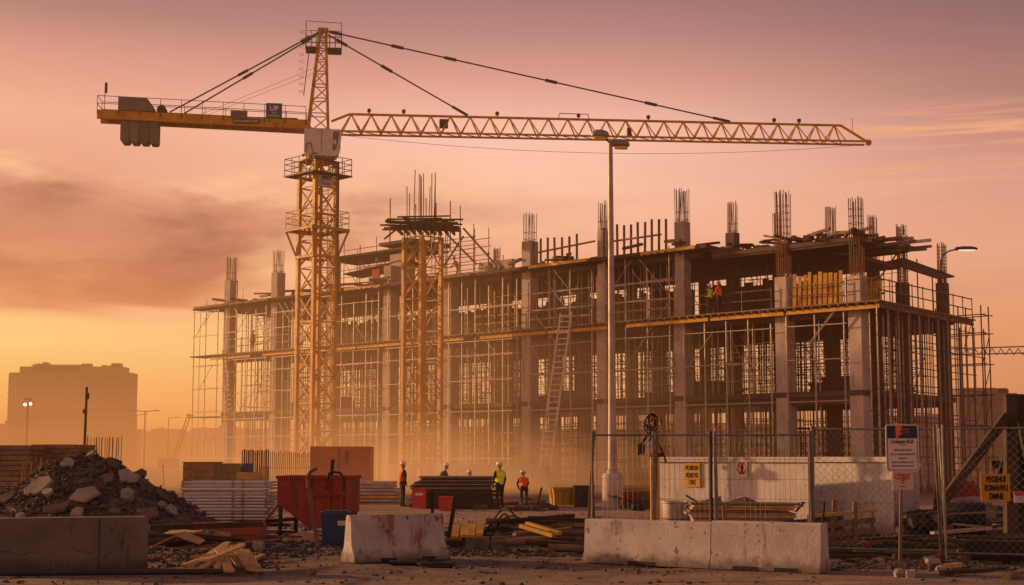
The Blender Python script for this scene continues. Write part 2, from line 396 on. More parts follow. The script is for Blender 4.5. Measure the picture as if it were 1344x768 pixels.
for i in range(6):
    x0, x1 = cuts[i] + .005, cuts[i + 1] - .005
    haze('low_haze', ((x0 + x1) / 2, 425, 5.5), (x1 - x0, 750, 15), .0027 if i < 3 else (.0019 if i == 3 else .0013), C(*lcols[i]))
    haze('high_haze', ((x0 + x1) / 2, 425, 24.01), (x1 - x0, 750, 22), .0009, C(*cols[i]))
# dust raised round the foot of the crane, thicker towards its heart
rd = random.Random(12); dcol = C(250, 164, 94)
for i, (c, s, dn) in enumerate([((-14, 90, 0), (52, 40, 10), .006), ((-7, 84, 0), (28, 20, 8), .012), ((-5.5, 82, 0), (16, 12, 6), .014), ((-24, 104, 1), (90, 50, 24), .003), ((-13, 96, 0), (64, 40, 34), .0032), ((-13, 95, 0), (26, 16, 14), .009)] + [((rd.gauss(-10, 5), rd.uniform(80, 94), rd.uniform(0, 2.5)), (rd.uniform(4, 10), rd.uniform(4, 8), rd.uniform(2, 5)), rd.uniform(.012, .03)) for _ in range(9)]):
    haze('dust_cloud', c, s, dn * .7, dcol, 'ball')

# ------------------------------------------------------------------ ground
def gh(x, y):
    n = noise.noise(Vector((x * .35, y * .35, 0))) * .05 + noise.noise(Vector((x * 1.3, y * 1.3, 3))) * .022 + noise.noise(Vector((x * 4, y * 4, 7))) * .01
    k = max(0.0, min(1.0, (130 - y) / 50))
    return n * k - .015
def axis(a, b, step, far, g=1.18):
    r = [a]
    while r[-1] < b: r.append(r[-1] + step)
    s = step; lo = [a]
    while lo[-1] > -far: s *= g; lo.append(lo[-1] - s)
    s = step
    while r[-1] < far: s *= g; r.append(r[-1] + s)
    return lo[:0:-1] + r
xs = axis(-20, 20, .22, 3000); ys = [y for y in axis(18, 72, .22, 3500) if y > -400]
vs = [(x, y, gh(x, y)) for y in ys for x in xs]; nx = len(xs)
fs = [(j * nx + i, j * nx + i + 1, (j + 1) * nx + i + 1, (j + 1) * nx + i) for j in range(len(ys) - 1) for i in range(nx - 1)]
m = bpy.data.materials.new('dirt_ground'); m.use_nodes = True; M['dirt_ground'] = m; t = NT(m.node_tree); b = t.n['Principled BSDF']
co = t.new('ShaderNodeTexCoord').outputs['Object']
big = t.noise(t.mapping(co, (.6, 1.5, 1)), .13, 6, .6, .5); med = t.noise(co, 1.1, 6, .62, .3); fine = t.noise(co, 11, 6, .72); vf = t.noise(co, 30, 4, .75); trk = t.noise(t.mapping(co, (.12, 2.2, 1), rot=(0, 0, R(-5))), 1.4, 5, .6, .3)
sy = t.new('ShaderNodeSeparateXYZ'); t.l.new(co, sy.inputs[0])
near = t.smooth(t.m('MULTIPLY_ADD', t.m('SUBTRACT', big, .5), 9.0, sy.outputs[1]), 31.5, 40.0)
road = t.m('SUBTRACT', 1.0, t.smooth(t.m('MULTIPLY_ADD', t.m('SUBTRACT', med, .5), 1.6, sy.outputs[1]), 25.2, 26.2))
soil = t.mix(t.smooth(med, .35, .68), (.27, .18, .138, 1), (.155, .103, .08, 1))
dust = t.mix(t.smooth(med, .3, .7), (.48, .325, .25, 1), (.34, .225, .172, 1))
c = t.mix(t.smooth(big, .40, .62), soil, dust)
c = t.mix(t.m('MULTIPLY', near, .75), t.mix(.35, c, soil), dust)
far_ = t.smooth(sy.outputs[1], 66, 80)
c = t.mix(t.m('MULTIPLY', far_, .8), c, (.14, .095, .07, 1))
c = t.mix(t.m('MULTIPLY', road, .85), c, t.mix(t.smooth(med, .3, .7), (.36, .245, .195, 1), (.24, .16, .13, 1)))
c = t.mix(t.m('MULTIPLY', t.smooth(fine, .5, .75), .55), c, (.03, .021, .018, 1))
c = t.mix(t.m('MULTIPLY', t.smooth(vf, .58, .75), .5), c, (.26, .19, .155, 1))
c = t.mix(t.m('MULTIPLY', t.smooth(trk, .5, .66), .5), c, (.06, .042, .035, 1))
c = t.mix(t.m('MULTIPLY', t.smooth(trk, .46, .3), .3), c, (.46, .31, .24, 1))
t.l.new(c, b.inputs['Base Color']); b.inputs['Roughness'].default_value = .95; b.inputs['Specular IOR Level'].default_value = .15
bp = t.new('ShaderNodeBump'); bp.inputs['Strength'].default_value = .9; bp.inputs['Distance'].default_value = .06
t.put(bp.inputs['Height'], t.m('ADD', t.m('MULTIPLY', fine, .7), t.m('MULTIPLY', vf, .35))); t.l.new(bp.outputs[0], b.inputs['Normal'])
me = bpy.data.meshes.new('ground'); me.from_pydata(vs, [], fs); me.materials.append(m)
me.polygons.foreach_set('use_smooth', [True] * len(me.polygons))
g = bpy.data.objects.new('ground', me); COL.objects.link(g); g['kind'] = 'structure'

# loose stones over the near ground: nobody could count them
rnd = random.Random(3); mb = MB()
OCT = [(1, 0, 0), (-1, 0, 0), (0, 1, 0), (0, -1, 0), (0, 0, 1), (0, 0, -1)]
OF = [(0, 2, 4), (2, 1, 4), (1, 3, 4), (3, 0, 4), (2, 0, 5), (1, 2, 5), (3, 1, 5), (0, 3, 5)]
for i in range(9000):
    y = 24 + 30 * rnd.random() ** 1.5; x = rnd.uniform(-.37, .37) * y
    if noise.noise(Vector((x * .3, y * .3, 9))) < rnd.uniform(-.5, .35): continue
    if y < 26.3 and rnd.random() < .75: continue
    r = .012 + .05 * rnd.random() ** 3; a = rnd.uniform(0, 6.28)
    mb.add([(x + r * (p[0] * math.cos(a) - p[1] * math.sin(a)) * rnd.uniform(.7, 1.4), y + r * (p[0] * math.sin(a) + p[1] * math.cos(a)) * rnd.uniform(.7, 1.3), gh(x, y) + r * .3 + p[2] * r * rnd.uniform(.4, .9)) for p in OCT], OF)
gs = mb.build('gravel', 'rubble'); tag(gs, 'loose grey and brown stones strewn over the dirt', 'gravel', kind='stuff')

# darker crushed stone and splinters where the debris lies
rnd = random.Random(8); mb = MB()
for x0, x1, y0, y1, n in ((190, 350, 688, 745, 2600), (588, 768, 694, 730, 2200), (1080, 1344, 702, 748, 3600), (350, 450, 695, 730, 900)):
    for i in range(n):
        px, py = rnd.uniform(x0, x1), rnd.uniform(y0, y1); p = gnd(px, py)
        if noise.noise(Vector((p.x * .5, p.y * .5, 2))) < rnd.uniform(-.6, .2): continue
        r = .015 + .06 * rnd.random() ** 3; a = rnd.uniform(0, 6.28); el_ = rnd.choice((1, 1, 1, 3.5))
        mb.add([(p.x + r * (q[0] * el_ * math.cos(a) - q[1] * math.sin(a)), p.y + r * (q[0] * el_ * math.sin(a) + q[1] * math.cos(a)), gh(p.x, p.y) + r * .3 + q[2] * r * rnd.uniform(.3, .8)) for q in OCT], OF)
gs = mb.build('crushed_stone', 'block_grey'); tag(gs, 'dark crushed stone and splinters under the debris piles', 'crushed stone', kind='stuff')
# ------------------------------------------------------------------ concrete frame building
O = Vector((19.9, 85.0, 0)); U = Vector((-.717, .697, 0)); V = Vector((.6, .8, 0))
UR = math.atan2(U.y, U.x)
def B(u, v, z=0.0): return O + U * u + V * v + Vector((0, 0, z))
UC = [0, 5.0, 12.6, 19.1, 26, 34, 40.7, 47.7, 55, 61.7]
VC = [0, 6.65, 13.3]
L2, L3, L4 = 5.8, 10.8, 15.15
bld = thing('building_under_construction', 'long concrete frame building under construction with open floors and bare columns', 'building', tuple(O))
def bpart(mb, name, m, parent=None, **k): 
    ob = mb.build(name, m, o=O, **k); ob.parent = parent or bld; return ob
def slab_poly(u0, u1, v0, v1): return [(u0, v0), (u1, v0), (u1, v1), (u0, v1)]
def slab(u0, u1, v0, v1, z0, z1, mb=None):
    mb = mb or MB()
    pts = [B(u, v) for u, v in slab_poly(u0, u1, v0, v1)]
    return mb.add([p + Vector((0, 0, z0)) for p in pts] + [p + Vector((0, 0, z1)) for p in pts], [(3, 2, 1, 0), (4, 5, 6, 7), (0, 1, 5, 4), (1, 2, 6, 5), (2, 3, 7, 6), (3, 0, 4, 7)])
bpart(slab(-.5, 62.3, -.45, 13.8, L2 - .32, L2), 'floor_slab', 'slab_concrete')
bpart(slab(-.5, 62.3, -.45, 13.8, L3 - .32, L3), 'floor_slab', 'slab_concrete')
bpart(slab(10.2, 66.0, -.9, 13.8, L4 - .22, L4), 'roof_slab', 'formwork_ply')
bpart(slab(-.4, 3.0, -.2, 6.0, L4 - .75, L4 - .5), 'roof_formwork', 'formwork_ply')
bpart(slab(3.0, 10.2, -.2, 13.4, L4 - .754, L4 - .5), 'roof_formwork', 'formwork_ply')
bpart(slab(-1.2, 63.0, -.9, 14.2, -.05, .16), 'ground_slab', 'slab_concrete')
# downstand beams
for v in VC[:1]:
    for zz in (L2, L3, L4):
        mb = MB(); z0 = zz - (.32 if zz < L4 else .22)
        u1 = 61.3 if zz < L4 else 62; u0 = .4 if zz < L4 else 11
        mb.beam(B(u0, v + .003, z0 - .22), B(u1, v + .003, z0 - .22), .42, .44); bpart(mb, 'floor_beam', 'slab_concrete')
rc = random.Random(11)
def cage(c, z0, z1, w, n=5, wob=.02, m='rebar_rust', hoop=.35, dense=False, r=.022):
    mb = MB(); h = w / 2 - .07
    for i in range(n):
        for j in range(n):
            if 0 < i < n - 1 and 0 < j < n - 1: continue
            a = -h + 2 * h * i / (n - 1); b_ = -h + 2 * h * j / (n - 1)
            o2 = Matrix.Rotation(UR, 3, 'Z') @ Vector((a, b_, 0)); top = z1 - rc.uniform(0, .25)
            k = Vector((rc.uniform(-wob, wob), rc.uniform(-wob, wob), 0)) * 3
            mb.tube(c + o2 + Vector((0, 0, z0 - .1)), c + o2 + k + Vector((0, 0, top)), r, 4)
    z = z0 + .15; lim = z1 - (z1 - z0) * (.12 if dense else .5)
    while z < lim:
        pts = [c + Matrix.Rotation(UR, 3, 'Z') @ Vector((a * h, b_ * h, 0)) + Vector((0, 0, z)) for a, b_ in ((-1, -1), (1, -1), (1, 1), (-1, 1), (-1, -1))]
        mb.path(pts, .014, 4); z += hoop
    return mb
def column(u, v, ztop, zreb, w=.82, m='concrete', joint=None, dense=False, hoop=.5):
    mb = MB(); c = B(u, v)
    j = joint or ztop
    levels = [0.16, L2 - .33, L2 + .002, L3 - .33, L3 + .002, j]
    for a, b_, ww in ((.16, L2, w + .05), (L2 + .002, L3, w + .02), (L3 + .002, min(j, ztop), w)):
        mb.box(c + Vector((0, 0, (a + b_) / 2)), (ww, ww, b_ - a), UR)
        if b_ - a > 1: mb.box(c + Vector((0, 0, a + (b_ - a) * .45)), (ww + .012, ww + .012, .05), UR)
    if ztop > j: mb.box(c + Vector((0, 0, (j + ztop) / 2)), (w - .1, w - .1, ztop - j), UR)
    ob = bpart(mb, 'column', m)
    if zreb > ztop + .5: bpart(cage(c, ztop, zreb, w - .06, dense=dense, hoop=hoop), 'rebar_cage', 'rebar_rust', ob)
    return ob
fr = {0: (12.35, 17.0, None, True), 5.0: (12.7, 18.0, None, True), 12.6: (16.9, 19.1, 12.6, False), 19.1: (17.0, 19.1, 12.6, False), 26: (17.0, 19.1, None, False),
      34: (15.3, 15.5, None, False), 40.7: (16.6, 16.7, None, False), 47.7: (17.6, 19.6, None, False), 55: (17.3, 19.3, None, False), 61.7: (17.2, 19.4, None, False)}
for u, (zt, zr, j, dn) in fr.items(): column(u, 0, zt, zr, joint=j, dense=dn, hoop=.42 if dn else .5)
column(0, 6.65, 12.6, 16.3, w=.62, dense=True, hoop=.22, m='concrete_shaded'); column(0, 13.3, 13.2, 15.9, w=.62, dense=True, hoop=.22, m='concrete_shaded')
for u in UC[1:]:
    column(u, 6.65, 17.0 if u == 12.6 else 15.0, {5.0: 18.0, 12.6: 19.2, 34: 17.2, 47.7: 17.6}.get(u, 15.0), w=.68, m='concrete_shaded')
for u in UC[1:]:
    column(u, 13.3, 15.0, {5.0: 18.3, 12.6: 19.3, 40.7: 19.6, 34: 18.2}.get(u, 15.0), w=.6, m='concrete_shaded', dense=(u == 40.7), hoop=.3)
# scaffold cover boards and walkway round level three, with joist ends and a yellow fascia
mb = slab(-1.9, 63.5, -1.15, -.46, L3 - .1, L3 - .02); bpart(mb, 'walkway_deck', 'timber')
mb = MB()
mb = slab(-1.9, -.52, -.455, 14.2, L3 - .1, L3 - .02); bpart(mb, 'walkway_deck', 'timber')
mb = MB()
for i in range(110):
    u = -1.7 + i * .6
    if u < 63: mb.beam(B(u, -1.28, L3 - .17), B(u, -.46, L3 - .17), .1, .13)
for i in range(24): mb.beam(B(-2.0, -.3 + i * .6, L3 - .17), B(-.52, -.3 + i * .6, L3 - .17), .1, .13)
bpart(mb, 'walkway_joists', 'timber')
u = -1.85
while u < 62:
    L = rc.uniform(4.5, 7.5); e = min(u + L, 63.4); zz = L3 - .36 - rc.uniform(0, .03)
    mb = MB().beam(B(u, -1.02 - rc.uniform(0, .05), zz), B(e - .15, -1.02, zz), .08, .22)
    bpart(mb, 'edge_board', 'yellow_board' if rc.random() < .7 or e < 25 else 'timber'); u = e + (0 if rc.random() < .6 else 1.5)
mb = MB().beam(B(-1.8, -.9, L3 - .34), B(-1.8, 14.0, L3 - .34), .08, .2); bpart(mb, 'edge_board', 'timber')
# roof edge boards
u = 11
while u < 65:
    L = rc.uniform(3.5, 6); mb = MB().beam(B(u, -.98, L4 - .12 + rc.uniform(-.06, .05)), B(min(u + L, 66), -.98, L4 - .12 + rc.uniform(-.06, .05)), .07, .2)
    bpart(mb, 'edge_board', rc.choice(['timber', 'yellow_board', 'dark_timber'])); u += L + rc.uniform(0, .6)
mb = MB()
for i in range(90):
    u = 10.6 + i * .62
    if u < 66: mb.beam(B(u, -1.25 - rc.uniform(0, .25), L4 - .29), B(u, 1.2, L4 - .29), .09, .12)
bpart(mb, 'roof_joists', 'dark_timber')
mb = MB()
for i in range(18):
    v = -.1 + i * .34
    mb.beam(B(-.6 - rc.uniform(0, .5), v, L4 - .84), B(10.1, v, L4 - .84), .09, .14)
bpart(mb, 'roof_joists', 'dark_timber')
for zz, dp in ((L2, .3), (L3, .5)):   # rear edge beams
    bpart(MB().beam(B(-.3, 13.62, zz - .32 - dp / 2), B(62, 13.62, zz - .32 - dp / 2), .3, dp), 'edge_beam', 'slab_concrete')
# dark formwork screens at the back of the top storey
for i in range(len(UC) - 1):
    u0, u1 = UC[i] + .5, UC[i + 1] - .5
    if i == 0: continue
    if i in (1,): u0 += 3.4
    mb = MB(); u = u0
    while u < u1 - .2:
        hgt = rc.uniform(3.2, 3.85)
        if not (i in (0, 2, 3) and rc.random() < .05): mb.beam(B(u, 12.9 + rc.uniform(-.05, .05), L3 + .02), B(u, 12.9, L3 + hgt), .38, .05, up=V)
        u += .4
    bpart(mb, 'formwork_screen', 'dark_timber')

def rails(name, pts, z0, hs, post_step, label, cat, m='yellow_board', pm='scaffold_steel', grp='timber guardrails on the building edges', rw=.05, rh=.13, ph=1.15, out=None):
    """guardrail along a polyline of (u,v): posts each their own part, rails too"""
    c = B(*pts[0], z0); t_ = thing('guardrail', label, cat, tuple(c), group=grp)
    for a, b_ in zip(pts[:-1], pts[1:]):
        A_ = B(*a, z0); B_ = B(*b_, z0); L = (B_ - A_).length; n = max(1, round(L / post_step))
        for hh in hs:
            k = rc.uniform(-.05, .05)
            MB().beam(A_ + Vector((0, 0, hh + k)), B_ + Vector((0, 0, hh - k)), rw, rh).build('rail', m, t_, o=c)
        for i in range(n + 1):
            p = A_.lerp(B_, i / n); MB().tube(p + Vector((0, 0, -.15)), p + Vector((0, 0, ph)), .03, 6).build('post', pm, t_, o=c)
    return t_
for a, b_, l in ((.6, 4.4, 'two-rail timber guardrail in front of the yellow formwork boards'), (5.6, 12.0, 'two-rail timber guardrail in front of the two workers on the upper floor'), (13.2, 18.6, 'two-rail timber guardrail right of the tall lamp post'), (19.7, 25.5, 'two-rail timber guardrail left of the tall lamp post'), (26.6, 31, 'short two-rail guardrail beside the yellow lattice tower')):
    rails('guardrail', [(a, -.62), (b_, -.62)], L3, (.62, 1.18), 1.9, l, 'guardrail', m='timber' if a > 6 else 'scaffold_steel', rh=.12 if a > 6 else .06, ph=1.3)
rails('guardrail', [(.3, -.95), (-1.75, -.95), (-1.75, 14.0)], L3, (.6, 1.25), 1.75, 'steel tube guardrail wrapping the right hand corner of the walkway', 'guardrail', m='scaffold_steel', rw=.06, rh=.06, ph=1.35)
for a, b_, l in ((55.6, 61.2, 'tube guardrail at the far left end of the walkway'), (48.2, 54.5, 'tube guardrail behind the crane mast')):
    rails('guardrail', [(a, -.62), (b_, -.62)], L3, (.6, 1.2), 1.7, l, 'guardrail', m='scaffold_steel', rw=.06, rh=.08, ph=1.3)
# upright timber fences on the roof edge
def picket(u0, u1, n, h0, label, tail=0):
    c = B(u0, -.8, L4); t_ = thing('timber_edge_fence', label, 'edge fence', tuple(c), group='upright timber fences on the roof edge')
    for i in range(n):
        p = B(u0 + (u1 - u0) * i / (n - 1), -.8, L4 + .02); MB().beam(p - Vector((0, 0, .1)), p + Vector((rc.uniform(-.04, .04), 0, h0 + rc.uniform(-.1, .1))), .15, .15).build('post', 'timber', t_, o=c)
    MB().beam(B(u0 - .3, -.9, L4 + h0 * .48), B(u1 + .3 + tail, -.9, L4 + h0 * .5 - tail * .12), .05, .12).build('rail', 'timber', t_, o=c)
picket(25.0, 21.0, 7, 1.75, 'row of upright roof posts left of the tall lamp post', -2.0)
picket(18.6, 13.4, 10, 1.95, 'row of upright roof posts right of the tall lamp post')
# shoring towers inside: props, ledgers and braces under each floor
def shoring(L, H, key):
    r2 = random.Random(key); o = thing('shoring_frame', 'x', 'shoring')
    n = 10
    for i in range(n):
        x = L * (i + .5) / n + r2.uniform(-.25, .25); r = r2.choice((.028, .034, .045))
        MB().tube((x, 0, 0), (x + r2.uniform(-.04, .04), r2.uniform(-.05, .05), H), r, 5).build('prop', 'scaffold_steel', o)
    for z in (.5, 1.0, 1.5, 2.05, 2.6, 3.1, 3.6, 4.2):
        if z < H - .3 and r2.random() < .8: MB().tube((L * r2.choice((.02, .02, .3, .5)), .05, z + r2.uniform(-.15, .15)), (L * r2.choice((.98, .98, .7, .5001)) + .4, .05, z + r2.uniform(-.15, .15)), .026, 5).build('ledger', 'scaffold_steel', o)
    for k in range(2):
        a = r2.uniform(0, L * .6); MB().tube((a, -.05, .3), (a + L * .3, -.05, H * .8), .022, 5).build('brace', 'scaffold_steel', o)
    return o
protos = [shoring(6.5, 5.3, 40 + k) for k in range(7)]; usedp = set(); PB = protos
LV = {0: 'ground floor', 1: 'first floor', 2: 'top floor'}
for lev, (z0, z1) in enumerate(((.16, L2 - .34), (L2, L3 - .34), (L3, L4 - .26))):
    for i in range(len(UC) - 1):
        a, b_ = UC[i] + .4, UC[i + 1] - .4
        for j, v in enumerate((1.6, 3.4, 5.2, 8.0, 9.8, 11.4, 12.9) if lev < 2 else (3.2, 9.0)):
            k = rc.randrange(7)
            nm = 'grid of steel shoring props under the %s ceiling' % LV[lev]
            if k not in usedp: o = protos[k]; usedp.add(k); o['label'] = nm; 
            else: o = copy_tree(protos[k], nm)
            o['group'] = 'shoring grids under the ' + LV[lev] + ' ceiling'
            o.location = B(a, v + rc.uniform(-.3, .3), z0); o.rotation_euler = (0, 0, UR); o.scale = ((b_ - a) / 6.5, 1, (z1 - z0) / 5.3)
# a pale row of props just inside the front edge on each floor
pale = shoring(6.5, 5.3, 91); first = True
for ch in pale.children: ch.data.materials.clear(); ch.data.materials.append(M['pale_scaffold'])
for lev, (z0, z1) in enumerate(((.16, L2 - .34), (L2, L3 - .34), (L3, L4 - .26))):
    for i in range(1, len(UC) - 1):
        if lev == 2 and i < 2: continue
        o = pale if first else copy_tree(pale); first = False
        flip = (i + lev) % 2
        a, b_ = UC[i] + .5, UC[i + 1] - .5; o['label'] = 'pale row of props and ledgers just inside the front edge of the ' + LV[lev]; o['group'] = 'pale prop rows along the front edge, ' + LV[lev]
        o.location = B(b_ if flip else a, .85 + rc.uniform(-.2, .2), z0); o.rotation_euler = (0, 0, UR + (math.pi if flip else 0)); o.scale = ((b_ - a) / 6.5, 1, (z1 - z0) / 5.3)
# material stacks standing about on the floors
for k in range(26):
    lev = k % 2; u = rc.uniform(1.5, 60); v = rc.uniform(2.4, 12); z = (.16, L2)[lev]; L = rc.uniform(1.2, 3.4); hh = rc.uniform(.5, 1.2); mb = MB(); n_ = rc.randrange(4, 8)
    for q in range(n_): mb.box((rc.uniform(-.1, .1), rc.uniform(-.05, .05), hh * (q + .5) / n_), (L * rc.uniform(.85, 1), rc.uniform(.8, 1.1), hh / n_ * .98), rc.uniform(-.05, .05))
    single(mb, 'material_stack', rc.choice(['dark_timber', 'formwork_ply', 'dark_steel']), 'dark material stack on the %s floor inside the frame' % ('ground', 'first')[lev], 'stack', tuple(B(u, v, z)), UR, group='material stacks on the %s floor' % ('ground', 'first')[lev])
# outer scaffold: one run per bay
def scaf_run(u0, u1, v, zt, levels, label, step=1.85, m='pale_scaffold', braces=2, seed=0, grp='tube scaffold runs along the front of the building', skip=.12):
    r2 = random.Random(seed); c = B(u0, v, 0); t_ = thing('scaffold', label, 'scaffold', tuple(c), group=grp)
    n = max(1, round((u1 - u0) / step))
    for i in range(n + 1):
        u = u0 + (u1 - u0) * i / n; hgt = zt + r2.uniform(-.9, 1.9 if u0 > 46 else .5)
        MB().tube(B(u, v, 0), B(u, v, hgt), .048, 5).build('standard', m, t_, o=c)
        if r2.random() < .6: MB().tube(B(u + .1, v + .75, 0), B(u + .1, v + .75, hgt - .3), .032, 5).build('standard', m, t_, o=c)
    for z in levels:
        if r2.random() < 1 - skip: MB().tube(B(u0 - .2, v - .05, z), B(u1 + .2, v - .05, z + r2.uniform(-.05, .05)), .04, 5).build('ledger', m, t_, o=c)
        if r2.random() < .5: MB().tube(B(u0 - .2, v + .7, z + .02), B(u1 + .2, v + .7, z), .03, 5).build('ledger', m, t_, o=c)
    for k in range(braces):
        a = r2.uniform(u0, u1 - 2); z = min(r2.choice(levels), zt - 2.2); s_ = r2.choice((-1, 1))
        MB().tube(B(a + (0 if s_ > 0 else 1.9), v - .08, z), B(a + (1.9 if s_ > 0 else 0), v - .08, z + 2.0), .024, 5).build('brace', m, t_, o=c)
    return t_
names = ['between the two rightmost front columns', 'below the two workers', 'right of the tall lamp post', 'between the lamp post and the leaning ladder', 'between the ladder and the lattice tower',
         'behind the yellow lattice tower', 'between the lattice tower and the crane', 'behind the crane mast', 'left of the crane mast']
lv_all = [1.9, 3.7, 5.2, 7.4, 9.2, 10.2]
for i in range(9):
    top = 10.6 if i < 2 else 14.9
    lv = lv_all[:] + ([12.6, 13.9] if i >= 2 else [])
    scaf_run(UC[i] + .55, UC[i + 1] - .55, -.85, top, lv if i > 3 else [5.2, 7.6, 9.6] + ([12.0, 13.2] if i >= 2 else []), 'tall tube scaffold ' + names[i], seed=i, step=1.85 if i < 4 else 1.35, braces=5 if i > 1 else 2, m='pale_scaffold', skip=.1)
scaf_run(62.4, 66.0, -.9, 15.6, [1.9, 3.9, 5.9, 7.9, 9.9, 10.7, 12.5, 14.6], 'open tube scaffold at the far left end of the building', step=1.8, seed=31, skip=0, braces=3)
scaf_run(62.4, 66.0, 6, 15.0, [1.9, 3.9, 5.9, 7.9, 9.9, 12.5, 14.6], 'tube scaffold at the left gable further back', step=1.8, seed=32, skip=0, braces=3)
mb = slab(62.4, 66.2, -1.2, .6, L3 - .12, L3 - .04); single(mb, 'scaffold_deck', 'dark_timber', 'timber deck boards on the far left scaffold at upper floor height', 'deck')
mb = slab(62.4, 66.2, -1.2, .6, L2 - .4, L2 - .32); single(mb, 'scaffold_deck', 'dark_timber', 'timber deck boards on the far left scaffold at first floor height', 'deck')
# right-hand side scaffold: dense
def side_run(v0, v1, u, zt, levels, label, seed, step=1.0):
    r2 = random.Random(seed); c = B(u, v0, 0); t_ = thing('scaffold', label, 'scaffold', tuple(c), group='tube scaffold on the right side of the building')
    n = round((v1 - v0) / step); sm_ = 'pale_scaffold' if seed in (51, 53) else 'scaffold_steel'
    for i in range(n + 1):
        v = v0 + (v1 - v0) * i / n; MB().tube(B(u, v, 0), B(u, v, zt + r2.uniform(-.3, .1)), .042, 5).build('standard', sm_, t_, o=c)
    for z in levels: MB().tube(B(u, v0 - .2, z), B(u, v1 + .2, z), .03, 5).build('ledger', 'scaffold_steel', t_, o=c)
    for k in range(4):
        a = r2.uniform(v0, v1 - 2); z = r2.choice(levels[:-1]); MB().tube(B(u - .05, a, z), B(u - .05, a + 2, z + 2.2), .024, 5).build('brace', 'scaffold_steel', t_, o=c)
side_run(-.6, 13.6, -1.0, 10.4, [1.6, 3.2, 4.6, 6.9, 8.2, 9.5], 'dense tube scaffold on the right side face below the walkway', 51, .95)
side_run(-1.2, 14.2, -1.75, 10.5, [1.2, 2.6, 4.3, 5.8, 7.2, 8.8, 9.9], 'pale outer tube scaffold wrapping the right corner below the walkway', 53, 1.5)
side_run(.4, 14.5, -2.3, 10.4, [2.0, 4.0, 6.1, 8.3], 'outer tube scaffold run on the right side face', 52, 2.1)
side_run(9.0, 15.5, 3.0, 10.2, [1.5, 3, 4.5, 6.2, 7.6, 9], 'inner tube scaffold seen through the right side face', 54, .8)
c = B(-.5, 15.2); t_ = thing('scaffold', 'narrow scaffold tower at the far right rear corner', 'scaffold', tuple(c), group='tube scaffold on the right side of the building')
for uu in (-1.9, -.3, 1.3):
    for vv in (15.2, 16.6): MB().tube(B(uu, vv, 0), B(uu, vv, 11.8), .045, 5).build('standard', 'scaffold_steel', t_, o=c)
for z in (2, 4, 6, 8, 10, 11.2):
    for vv in (15.2, 16.6): MB().tube(B(-2.2, vv, z), B(1.5, vv, z), .035, 5).build('ledger', 'scaffold_steel', t_, o=c)
    MB().tube(B(-1.9, 15.2, z), B(-1.9, 16.6, z + 1.8 * (z < 10)), .03, 5).build('brace', 'scaffold_steel', t_, o=c)
# yellow formwork boards on the upper floor
def boards(u0, u1, n, h0, v, label):
    c = B(u0, v, L3); t_ = thing('formwork_boards', label, 'formwork', tuple(c), group='yellow formwork boards on the upper floor')
    for i in range(n):
        u = u0 + (u1 - u0) * i / (n - 1); MB().beam(B(u, v, L3 + .03), B(u + rc.uniform(-.03, .03), v + .15, L3 + h0 + rc.uniform(-.12, .12)), (u1 - u0) / n * rc.uniform(.6, .85), .06, up=V).build('board', 'yellow_board', t_, o=c)
    for z in (.5, 1.3): MB().beam(B(u0 - .2, v + .14, L3 + z), B(u1 + .2, v + .14, L3 + z), .06, .1).build('waler', 'timber', t_, o=c)
boards(.95, 4.1, 10, 1.95, -.38, 'wide row of upright yellow formwork boards between two front columns')
boards(-1.3, -.5, 6, 1.3, .4, 'short row of yellow formwork boards at the right corner')
# canopy sheet and loose timber on the roof
mb = MB(); P = [at(1163, 345, 88.5), at(1186, 340, 92), at(1253, 364, 97.5), at(1232, 367, 92.5)]
mb.add(P + [p + Vector((0, 0, .09)) for p in P], [(3, 2, 1, 0), (4, 5, 6, 7), (0, 1, 5, 4), (1, 2, 6, 5), (2, 3, 7, 6), (3, 0, 4, 7)])
c = B(-.8, 7, 14.5); cp = thing('canopy', 'sloping dark sheet canopy propped over the right corner', 'canopy', tuple(c))
mb.build('sheet', 'dark_timber', cp, o=c)
for u, v, zt in ((-1.3, 6.0, 13.9), (-1.3, 8.4, 13.6), (-1.3, 10.6, 13.2)): MB().tube(B(u, v, L3 - .1), B(u, v, zt), .04, 5).build('prop', 'scaffold_steel', cp, o=c)
MB().tube(B(.3, 3.2, 12.2), B(-.3, 5.2, 14.2), .05, 5).build('prop', 'rebar_rust', cp, o=c)
def loose(u0, u1, v0, v1, z0, n, label, grp, lmin=1.5, lmax=4, seed=1, ms=('dark_timber', 'timber'), tilt=.25, dirspread=.6):
    r2 = random.Random(seed)
    for i in range(n):
        L = r2.uniform(lmin, lmax); a = UR + r2.gauss(0, dirspread); tl = r2.uniform(-tilt, tilt)
        p = B(r2.uniform(u0, u1), r2.uniform(v0, v1), z0 + r2.uniform(.04, .5))
        dv = Vector((math.cos(a) * math.cos(tl), math.sin(a) * math.cos(tl), math.sin(tl))) * L / 2
        mb = MB().beam(-dv, dv, r2.uniform(.14, .28), r2.uniform(.09, .2))
        single(mb, 'timber_beam', r2.choice(ms), label, 'timber', tuple(p + Vector((0, 0, abs(dv.z) * .6))), group=grp)
loose(-.3, 10.5, -.2, 2.2, L4 - .5, 60, 'rough timber piled on the ragged roof edge above the right bays', 'rough timbers on the ragged roof edge', seed=5, tilt=.25, dirspread=1.2, lmin=.6, lmax=2.2)
loose(-1.0, 1.5, 1.5, 5.5, L4 - 1.0, 16, 'long board stacked at the right end of the roof beside the canopy', 'boards at the right end of the roof', seed=8, lmin=3, lmax=5, dirspread=.15, tilt=.04, ms=('timber', 'pale_scaffold', 'timber'))
loose(11, 30, -.9, 1.5, L4 + .0, 26, 'short timber offcut lying on the roof edge left of the ragged part', 'offcuts on the roof edge', seed=6, lmin=.5, lmax=1.8, tilt=.1)
